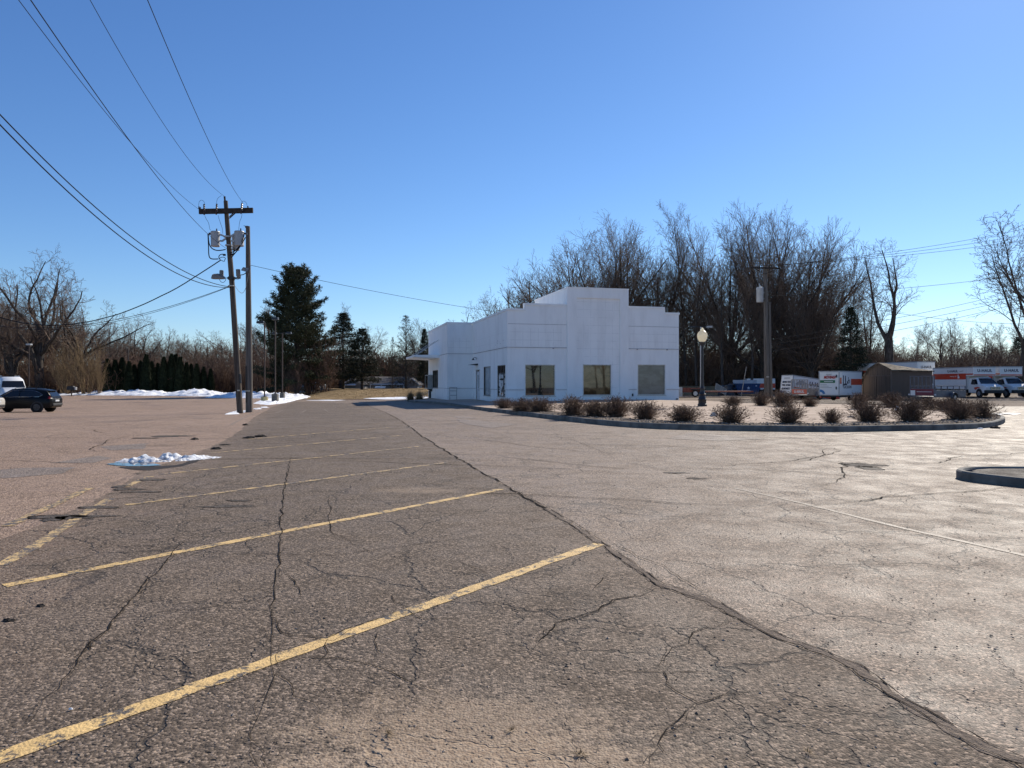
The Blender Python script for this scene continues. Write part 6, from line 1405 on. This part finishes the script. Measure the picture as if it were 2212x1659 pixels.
mb = MB(); mb.add([(-1.38, .9, 1.37), (1.38, .9, 1.37), (1.38, 1.0, 1.78), (-1.38, 1.0, 1.78), (-1.38, .95, 1.37), (1.38, .95, 1.37), (1.38, 1.05, 1.78), (-1.38, 1.05, 1.78)], [(0,1,2,3),(7,6,5,4),(0,4,5,1),(1,5,6,2),(2,6,7,3),(3,7,4,0)]); mb.build('lid', MT['grey_metal'], t)
mb = MB(); st = [(.02+.19*(1 if i % 2 == 0 else .55)*math.cos(R(90+36*i)), .82+.19*(1 if i % 2 == 0 else .55)*math.sin(R(90+36*i))) for i in range(10)]; mb.prism(st, 'y', -.89, -.84); mb.box(-.2, .24, -.875, -.8, .52, .56); mb.box(.82, 1.0, -.90, -.84, 1.02, 1.16); mb.build('emblem', plain('pale_blue_print', (.35, .45, .60), .5, .1, 3), t)
# debris beside the dumpster
q = XZ(1575, 84.5); mb = MB(); vs = []; fs = []
for i in range(13):
    for j in range(16):
        th = math.pi*i/12*.5; ph = 2*math.pi*j/16; d = 1+.28*mn.noise(Vector((math.cos(ph)*1.7, math.sin(ph)*1.7, i*.35))); vs.append((q.x+1.25*math.sin(math.pi/2-th)*math.cos(ph)*d, q.y+.9*math.cos(th)*math.sin(ph)*d, q.z-.1+1.35*math.sin(th)*d))
for i in range(12):
    for j in range(16): fs.append((i*16+j, i*16+(j+1) % 16, (i+1)*16+(j+1) % 16, (i+1)*16+j))
tag(mb.add(vs, fs).build('tarpaulin_heap', plain('black_tarpaulin', (.02, .02, .024), .35, .3, 4, .5, bump=.8), smooth=True), 'black tarpaulin heap left of the blue dumpster', 'heap')
q = XZ(1556, 83); t = thing('wooden_pallet', 'pale wooden pallet leaning on the black heap', 'pallet', q, R(10)); wd = plain('pale_weathered_board', (.42, .36, .29), .85, .2, 4, .2)
mb = MB()
for i in range(6): mb.box(-.8, .8, -.02, .0, .12+i*.17, .22+i*.17)
b_ = mb.build('deck_boards', wd, t); mb = MB(); mb.box(-.75, -.65, 0, .09, .1, 1.1); mb.box(-.05, .05, 0, .09, .1, 1.1); mb.box(.65, .75, 0, .09, .1, 1.1); c_ = mb.build('stringer', wd, t); t.rotation_euler = (R(-32), R(28), R(10)); t.location.z += .25
q = XZ(1601, 82); tag(MB().tube([q+Vector((0, 0, -.1)), q+Vector((.35, .15, 1.6)), q+Vector((.72, .35, 3.3))], .045, 6).build('leaning_stick', wd), 'thin pale stick leaning up in front of the dumpster', 'stick')
q = XZ(1645, 96); t = thing('cargo_trailer', 'white and orange trailer half hidden behind the utility pole', 'trailer', q, R(-10)); MB().box(-2, 1.6, -1, 1, .5, 2.0).build('cargo_box', MT['white_truck'], t, bevel=.05); MB().box(-1.98, 1.58, -1.012, -1, .75, 1.35).build('orange_stripe', MT['orange_band'], t)
for x in (-.6, .3): o = MB().wheel((x, -.95, .34), (0, 1, 0), .34, .2, 16).build('wheel', MT['rubber'], t)

# --- concrete/wood utility pole on the right
UY = 70.0; q = XZ(1656.5, UY); t = thing('utility_pole', 'pale utility pole with one transformer in front of the right wood', 'utility pole', q)
wv = lambda px, py, dy=0: P(px, py, UY+dy)
mb = MB(); mb.tube([q+Vector((0,0,-.3)), wv(1656, 780), wv(1654.5, 680), wv(1653, 577)], [.27, .25, .21, .16], 16); mbuild('pole', mb, MT['pole_grey'], t, True)
mb = MB(); mb.tube([q+Vector((.42,-.05,-.3)), wv(1663.5, 780), wv(1661.5, 652)], [.17, .16, .14], 12); mbuild('conduit', mb, MT['pole_grey'], t, True)
mb = MB(); mb.bar(wv(1622, 578, -.25), wv(1685, 580, -.25), .13, .16); mb.bar(wv(1630, 580, -.2), wv(1653, 592, -.2), .05); mb.bar(wv(1677, 581, -.2), wv(1653, 592, -.2), .05); mbuild('crossarm', mb, MT['dark_timber'], t)
mb = MB()
for px in (1625, 1640, 1667, 1682): mb.tube([wv(px, 579, -.25), wv(px, 573.5, -.25)], [.05, .08], 8)
mbuild('pin_insulator', mb, MT['porcelain'], t)
mb = MB(); c = wv(1641.5, 653, -.05); mb.tube([c, c+Vector((0,0,.06)), c+Vector((0,0,1.25)), c+Vector((0,0,1.3)), c+Vector((0,0,1.45)), c+Vector((0,0,1.5))], [.30,.33,.34,.36,.34,.2], 18); mbuild('transformer', mb, MT['transformer'], t, True)
mb = MB(); mb.bar(wv(1648, 632, -.05), wv(1655, 632, -.05), .08, .15); mb.bar(wv(1648, 645, -.05), wv(1655, 645, -.05), .08, .12); mb.tube([wv(1641, 624, -.05), wv(1640, 612, -.05)], [.06, .04], 8); mbuild('transformer_bracket', mb, MT['grey_metal'], t)
mb = MB(); mb.box(q.x-.15, q.x+.12, UY-.29, UY-.26, q.z+2.0, q.z+2.08); mbuild('pole_tag', mb, MT['tag_metal'], t)
for i, (pa, pb_, ya, yb, lab) in enumerate((((1684, 573), (2260, 484), UY, 95, 'highest thin wire at the right edge'), ((1667, 573), (2260, 498), UY, 95, 'second thin wire from the top at right'), ((1640, 574), (2260, 511), UY, 95, 'third thin wire from the top at right'), ((1657, 640), (2260, 585), UY, 95, 'single wire level with the forked tree limbs'),
    ((1657, 735), (2260, 612), UY, 95, 'upper of the paired wires above the far trees'), ((1657, 745), (2260, 628), UY, 95, 'lower of the paired wires above the far trees'), ((1657, 760), (2260, 640), UY, 95, 'wire crossing just above the far trees'), ((1900, 670), (2260, 700), 88, 95, 'slightly falling wire between the forked tree and the right edge'))):
    A_ = P(*pa, ya); B_ = P(*pb_, yb); pts = []
    for k in range(25): s_ = k/24; v = A_.lerp(B_, s_); v.z -= .5*4*s_*(1-s_); pts.append(v)
    tag(MB().tube(pts, .022, 5).build('overhead_wire', MT['wire']), lab, 'cable', 'overhead wires at the right')

# --- parking lot light poles
def lot_light(px, base, y, top, label, heads, block_px, mat, blk):
    q = XZ(px, y); sx = y/F; t = thing('parking_lot_light', label, 'light pole', q, 0, 'parking lot light poles'); w_ = block_px*sx/2; bh = (blk[0]-blk[1])*sx
    z = EYE-(base-HY)*sx - q.z
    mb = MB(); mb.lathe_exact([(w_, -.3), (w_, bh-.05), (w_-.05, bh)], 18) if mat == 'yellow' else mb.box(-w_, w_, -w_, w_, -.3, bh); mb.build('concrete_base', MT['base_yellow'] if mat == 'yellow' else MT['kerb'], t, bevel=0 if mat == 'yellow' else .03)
    zt = EYE + (HY-top)*sx - q.z
    mb = MB(); mb.box(-.06, .06, -.06, .06, bh, zt); mb.box(-.16, .16, -.16, .16, bh, bh+.05); mb.build('pole', MT['pole_brown'], t)
    for (dx, dz, hw_, hh_) in heads:
        mb = MB(); x = dx*sx; zz = zt + dz*sx; a, b = min(x-hw_, x+hw_), max(x-hw_, x+hw_)
        mb.loft([[(a, -.2, zz-hh_), (a, .2, zz-hh_), (a+.05, .17, zz+hh_), (a+.05, -.17, zz+hh_)], [(b, -.2, zz-hh_), (b, .2, zz-hh_), (b-.05, .17, zz+hh_), (b-.05, -.17, zz+hh_)]]); hd = mb.build('lamp_head', MT['black_metal'], t)
        mb = MB(); mb.box(a+.06, b-.06, -.15, .15, zz-hh_-.012, zz-hh_-.002); mb.build('lamp_glass', MT['clear_lens'], hd)
        if abs(x) > hw_: mb = MB(); mb.bar((0, 0, zz), (x-math.copysign(hw_, x), 0, zz), .07); mb.build('arm', MT['black_metal'], t)
MT['pole_brown'] = plain('dark_brown_steel', (.05, .032, .026), .6, .2, 3, .4); MT['base_yellow'] = plain('faded_yellow_concrete', (.48, .40, .20), .85, .25, 3, .3, grime=(.35, .32, .28))
lot_light(571.5, 866, 80, 697, 'brown light pole on a yellow round base with a head to the left', [(-9, 1, .42, .13)], 15, 'yellow', (866, 855))
lot_light(594.5, 869, 77, 692, 'middle brown light pole on a square concrete base', [(0, 4, .36, .14)], 12, 'grey', (869, 850))
lot_light(610, 859, 92, 720, 'farthest light pole with two heads on a crossbar', [(-17, 0, .3, .1), (14, 1, .34, .12)], 9, 'grey', (859, 845))
q = XZ(63, 90); t = thing('parking_lot_light', 'thin dark light pole behind the white van', 'light pole', q, 0, 'parking lot light poles'); MB().tube([(0,0,-.2), (0,0,6.9)], [.09, .06], 8).build('pole', MT['pole_brown'], t); MB().box(-.3, .3, -.2, .2, 6.9, 7.1).build('lamp_head', MT['grey_metal'], t)
q = XZ(277, 140); t = thing('wooden_pole', 'short pale pole standing behind the dark hedge', 'pole', q); MB().tube([(0,0,-.2), (0,0,9.3)], [.16, .13], 8).build('pole', MT['pole_grey'], t)
q = XZ(1514, 78); t = thing('parking_lot_light', 'slim grey light pole at the right corner of the building', 'light pole', q, 0, 'parking lot light poles'); MB().tube([(0,0,-.2), (0,0,7.6)], [.10, .08], 10).build('pole', MT['grey_metal'], t); MB().box(-1.3, -.7, -.2, .2, 7.5, 7.7).build('lamp_head', MT['black_metal'], t); MB().box(.6, 1.2, -.2, .2, 7.5, 7.7).build('lamp_head', MT['grey_metal'], t); MB().bar((-.7,0,7.6), (.6,0,7.6), .08).build('arm', MT['black_metal'], t)

# --- houses beyond the bank
MT['siding'] = plain('grey_siding', (.30, .29, .28), .8, .12, 2); MT['roof_dark'] = plain('grey_brown_shingles', (.13, .115, .105), .9, .25, 3); MT['trim'] = plain('white_trim', (.75, .75, .74), .6, .06, 2); MT['siding_blue'] = plain('blue_grey_siding', (.20, .22, .24), .8, .12, 2); MT['yellow_siding'] = plain('ochre_siding', (.50, .33, .14), .8, .1, 2)
def house(px0, px1, y, base, eave, ridge, depth, label, wallmat, gable='x', name='house', extras=()):
    a = P(px0, base, y); b = P(px1, base, y); w_ = b.x-a.x; h1 = (base-eave)/F*y; h2 = (base-ridge)/F*y; zb = a.z
    t = thing(name, label, 'house' if name == 'house' else name.replace('_', ' '), (a.x, y, zb)); 
    if gable == 'front':
        MB().prism([(0, -1.2), (w_, -1.2), (w_, h1), (w_/2, h2), (0, h1)], 'y', 0, depth).build('wall', wallmat, t)
        o = .35; sl = (h2-h1)/(w_/2)
        MB().prism([(-o, h1-o*sl), (w_/2, h2+.02), (w_+o, h1-o*sl), (w_+o, h1-o*sl+.18), (w_/2, h2+.2), (-o, h1-o*sl+.18)], 'y', -.3, depth+.3).build('roof', MT['roof_dark'], t)
        mb = MB(); mb.bar((-o, -.33, h1-o*sl+.1), (w_/2, -.33, h2+.11), .04, .18); mb.bar((w_+o, -.33, h1-o*sl+.1), (w_/2, -.33, h2+.11), .04, .18); mb.build('fascia', MT['trim'], t)
    else:
        MB().box(0, w_, 0, depth, -1.2, h1).build('wall', wallmat, t)
        MB().prism([(-.4, h1-.1), (depth/2, h2), (depth+.4, h1-.1), (depth+.4, h1+.05), (depth/2, h2+.18), (-.4, h1+.08)], 'x', -.4, w_+.4).build('roof', MT['roof_dark'], t)
        MB().box(-.4, w_+.4, -.46, -.41, h1-.18, h1+.06).build('fascia', MT['trim'], t)
    for (nm, x0, x1, z0, z1, mt_) in extras:
        x0, x1 = (x0-px0)/F*y, (x1-px0)/F*y; z0, z1 = (base-z0)/F*y, (base-z1)/F*y
        f_ = MB().box(x0, x1, -.06, .0, z0, z1).build(nm, MT['trim'], t)
        if nm == 'window': MB().box(x0+.1, x1-.1, -.08, -.06, z0+.1, z1-.1).build('pane', MT['pane_dark'], f_)
        if nm == 'awning': f_.data.vertices; 
    return t
h_ = house(743, 780, 138, 842, 829, 818.5, 8, 'small grey gabled garage with a pale awning beyond the grass bank', MT['siding'], 'front')
MB().prism([(-1.0, .95), (-.0, 1.15), (-.0, 1.05), (-1.0, .85)], 'x', .1, 2.4).build('awning', MT['trim'], h_); MB().box(.3, 2.3, -.05, 0, -.5, .84).build('door', MT['siding_blue'], h_)
h_ = house(781, 875, 146, 842, 829.5, 815, 9, 'long low grey house with white porch trim beyond the grass bank', MT['siding'], 'x', extras=(('window', 856, 864, 838, 831.5, 0), ('window', 805, 809, 841, 831, 0)))
mb = MB(); mb.box(2.0, 9.0, -1.6, -1.45, 1.02, 1.2)
for x in (2.1, 4.3, 8.9): mb.box(x-.07, x+.07, -1.6, -1.45, -1, 1.02)
mb.build('porch', MT['trim'], h_); MB().prism([(-2.2, .40), (-1.2, .75), (-1.2, .65), (-2.2, .30)], 'x', 3.1, 5.2).build('awning', plain('pale_blue_awning', (.55, .62, .64), .6, .1, 2), h_)
house(877, 902, 140, 843, 829, 818, 7, 'pale grey gable end next to the white building', MT['siding'], 'front')
hb = P(646, 842, 126); t = thing('barn_shed', 'blue grey barn roofed shed left of the small car', 'shed', (hb.x, 126, hb.z))
MB().box(0, 1.6, 0, 3, -1, .55).build('lean_to', MT['siding_blue'], t); MB().prism([(1.62, -1), (4.5, -1), (4.3, .5), (3.9, 1.0), (3.05, 1.25), (2.2, 1.0), (1.75, .45)], 'y', -.1, 3).build('shed_wall', MT['siding_blue'], t)
mb = MB(); pp = [(4.52, -.9), (4.34, .5), (3.92, 1.05), (3.05, 1.3), (2.18, 1.05), (1.72, .45)]
for a, b in zip(pp[:-1], pp[1:]): mb.bar((a[0], -.14, a[1]), (b[0], -.14, b[1]), .05, .09)
mb.build('fascia', MT['trim'], t); MB().prism([(-.1, .55), (1.7, .55), (1.7, .9), (-.1, .66)], 'y', -.2, 3.1).build('roof', MT['roof_dark'], t)
c_ = copy_tree(dark); c_.location = P(664, 845, 119); c_.location.z = P(664, 846.5, 119).z; c_.rotation_euler = (0, 0, R(150)); c_.scale = (.95, .95, .85); c_['label'] = 'tiny dark car on the side road beyond the lot'
house(2014, 2066, 108, 852, 817, 801, 7, 'ochre gabled house wall showing between the trucks', MT['yellow_siding'], 'front')
house(-150, -62, 84, 868, 812, 801, 4, 'dark roofed house behind the white van', MT['siding_blue'], 'x')
q = XZ(152, 112); t = thing('mailbox', 'small mailbox with a pale door in the brush at left', 'mailbox', (q.x+.2, 112, q.z)); MB().box(-.06, .06, -.06, .06, -.2, 1.0).build('post', MT['dark_timber'], t); MB().prism([(-.7, 1.0), (.5, 1.0), (.5, 1.4), (.3, 1.6), (-.5, 1.6), (-.7, 1.4)], 'y', -.22, .22).build('box_body', MT['plastic'], t); MB().box(.52, .74, -.2, .2, 1.0, 1.45).build('door', MT['ink_grey'], t)

# --- clods and litter
def clod(px, py, w_, hgt, label, mat='black_clod', cat='clod', grp='asphalt clods in the lot', zoff=0, name='asphalt_clod'):
    q = G(px, py); rr = w_/2; vs = []; fs = []
    for i in range(6):
        for j in range(10):
            th = math.pi/2*i/5; ph = 2*math.pi*j/10; d = 1+.45*mn.noise(Vector((math.cos(ph)*1.6+px, math.sin(ph)*1.6+py, i*.6))); vs.append((q.x+rr*math.cos(th)*math.cos(ph)*d, q.y+rr*.7*math.cos(th)*math.sin(ph)*d, q.z+zoff+hgt*math.sin(th)*d))
    for i in range(5):
        for j in range(10): fs.append((i*10+j, i*10+(j+1) % 10, (i+1)*10+(j+1) % 10, (i+1)*10+j))
    tag(MB().add(vs, fs).build(name, MT[mat]), label, cat, grp)
MT['black_clod'] = plain('black_asphalt_clod', (.03, .025, .022), .9, .4, 9, .2, bump=.6); MT['pale_rock'] = plain('pale_rock', (.45, .40, .34), .85, .2, 6, .2, bump=.5); MT['litter_white'] = plain('white_litter', (.75, .74, .72), .7, .1, 6, .3)
for a in ((538,947,.36,.05,'flat black clod left of a thicker one near the stall lines'), (563,944,.34,.06,'thick black clod right of the flat one'), (421,950,.22,.05,'small black clod behind the melting snow pile'), (468,971,.26,.05,'black clod right of the melting snow pile'), (485,962,.34,.03,'flat black scrap right of the snow pile'), (530,919,.22,.06,'black lump in line with the pale edge line'),
          (45,1346,.0,.0,''), (88,1312,.07,.02,'dark crumb in the near left stalls'), (20,1343,.09,.02,'dark crumb at the left edge of the photo')):
    if a[2]: clod(*a)
clod(2150, 925.5, .32, .07, 'dark block of wood beside the kerb end', cat='debris', grp='debris by the kerb', name='wood_block'); clod(2060, 889.5, .5, .08, 'dark scrap on the icy streak beyond the bed', cat='debris', grp='debris by the kerb', name='scrap')
clod(1542, 908, .30, .17, 'pale rock in the bed right of the lamp', 'pale_rock', 'rock', None, .16, 'rock'); clod(1938, 896, .22, .16, 'white paper litter caught in a right hand shrub', 'litter_white', 'litter', None, .22, 'litter'); clod(1839, 911, .3, .05, 'flat pale stone near the kerb', 'pale_rock', 'rock', None, .17, 'rock'); clod(2117, 926.5, .2, .04, 'white litter at the outer kerb face', 'litter_white', 'litter', None, 0, 'litter')
clod(153, 1538, .02, .008, 'tiny white scrap on the near asphalt', 'litter_white', 'litter', None, .012, 'litter')
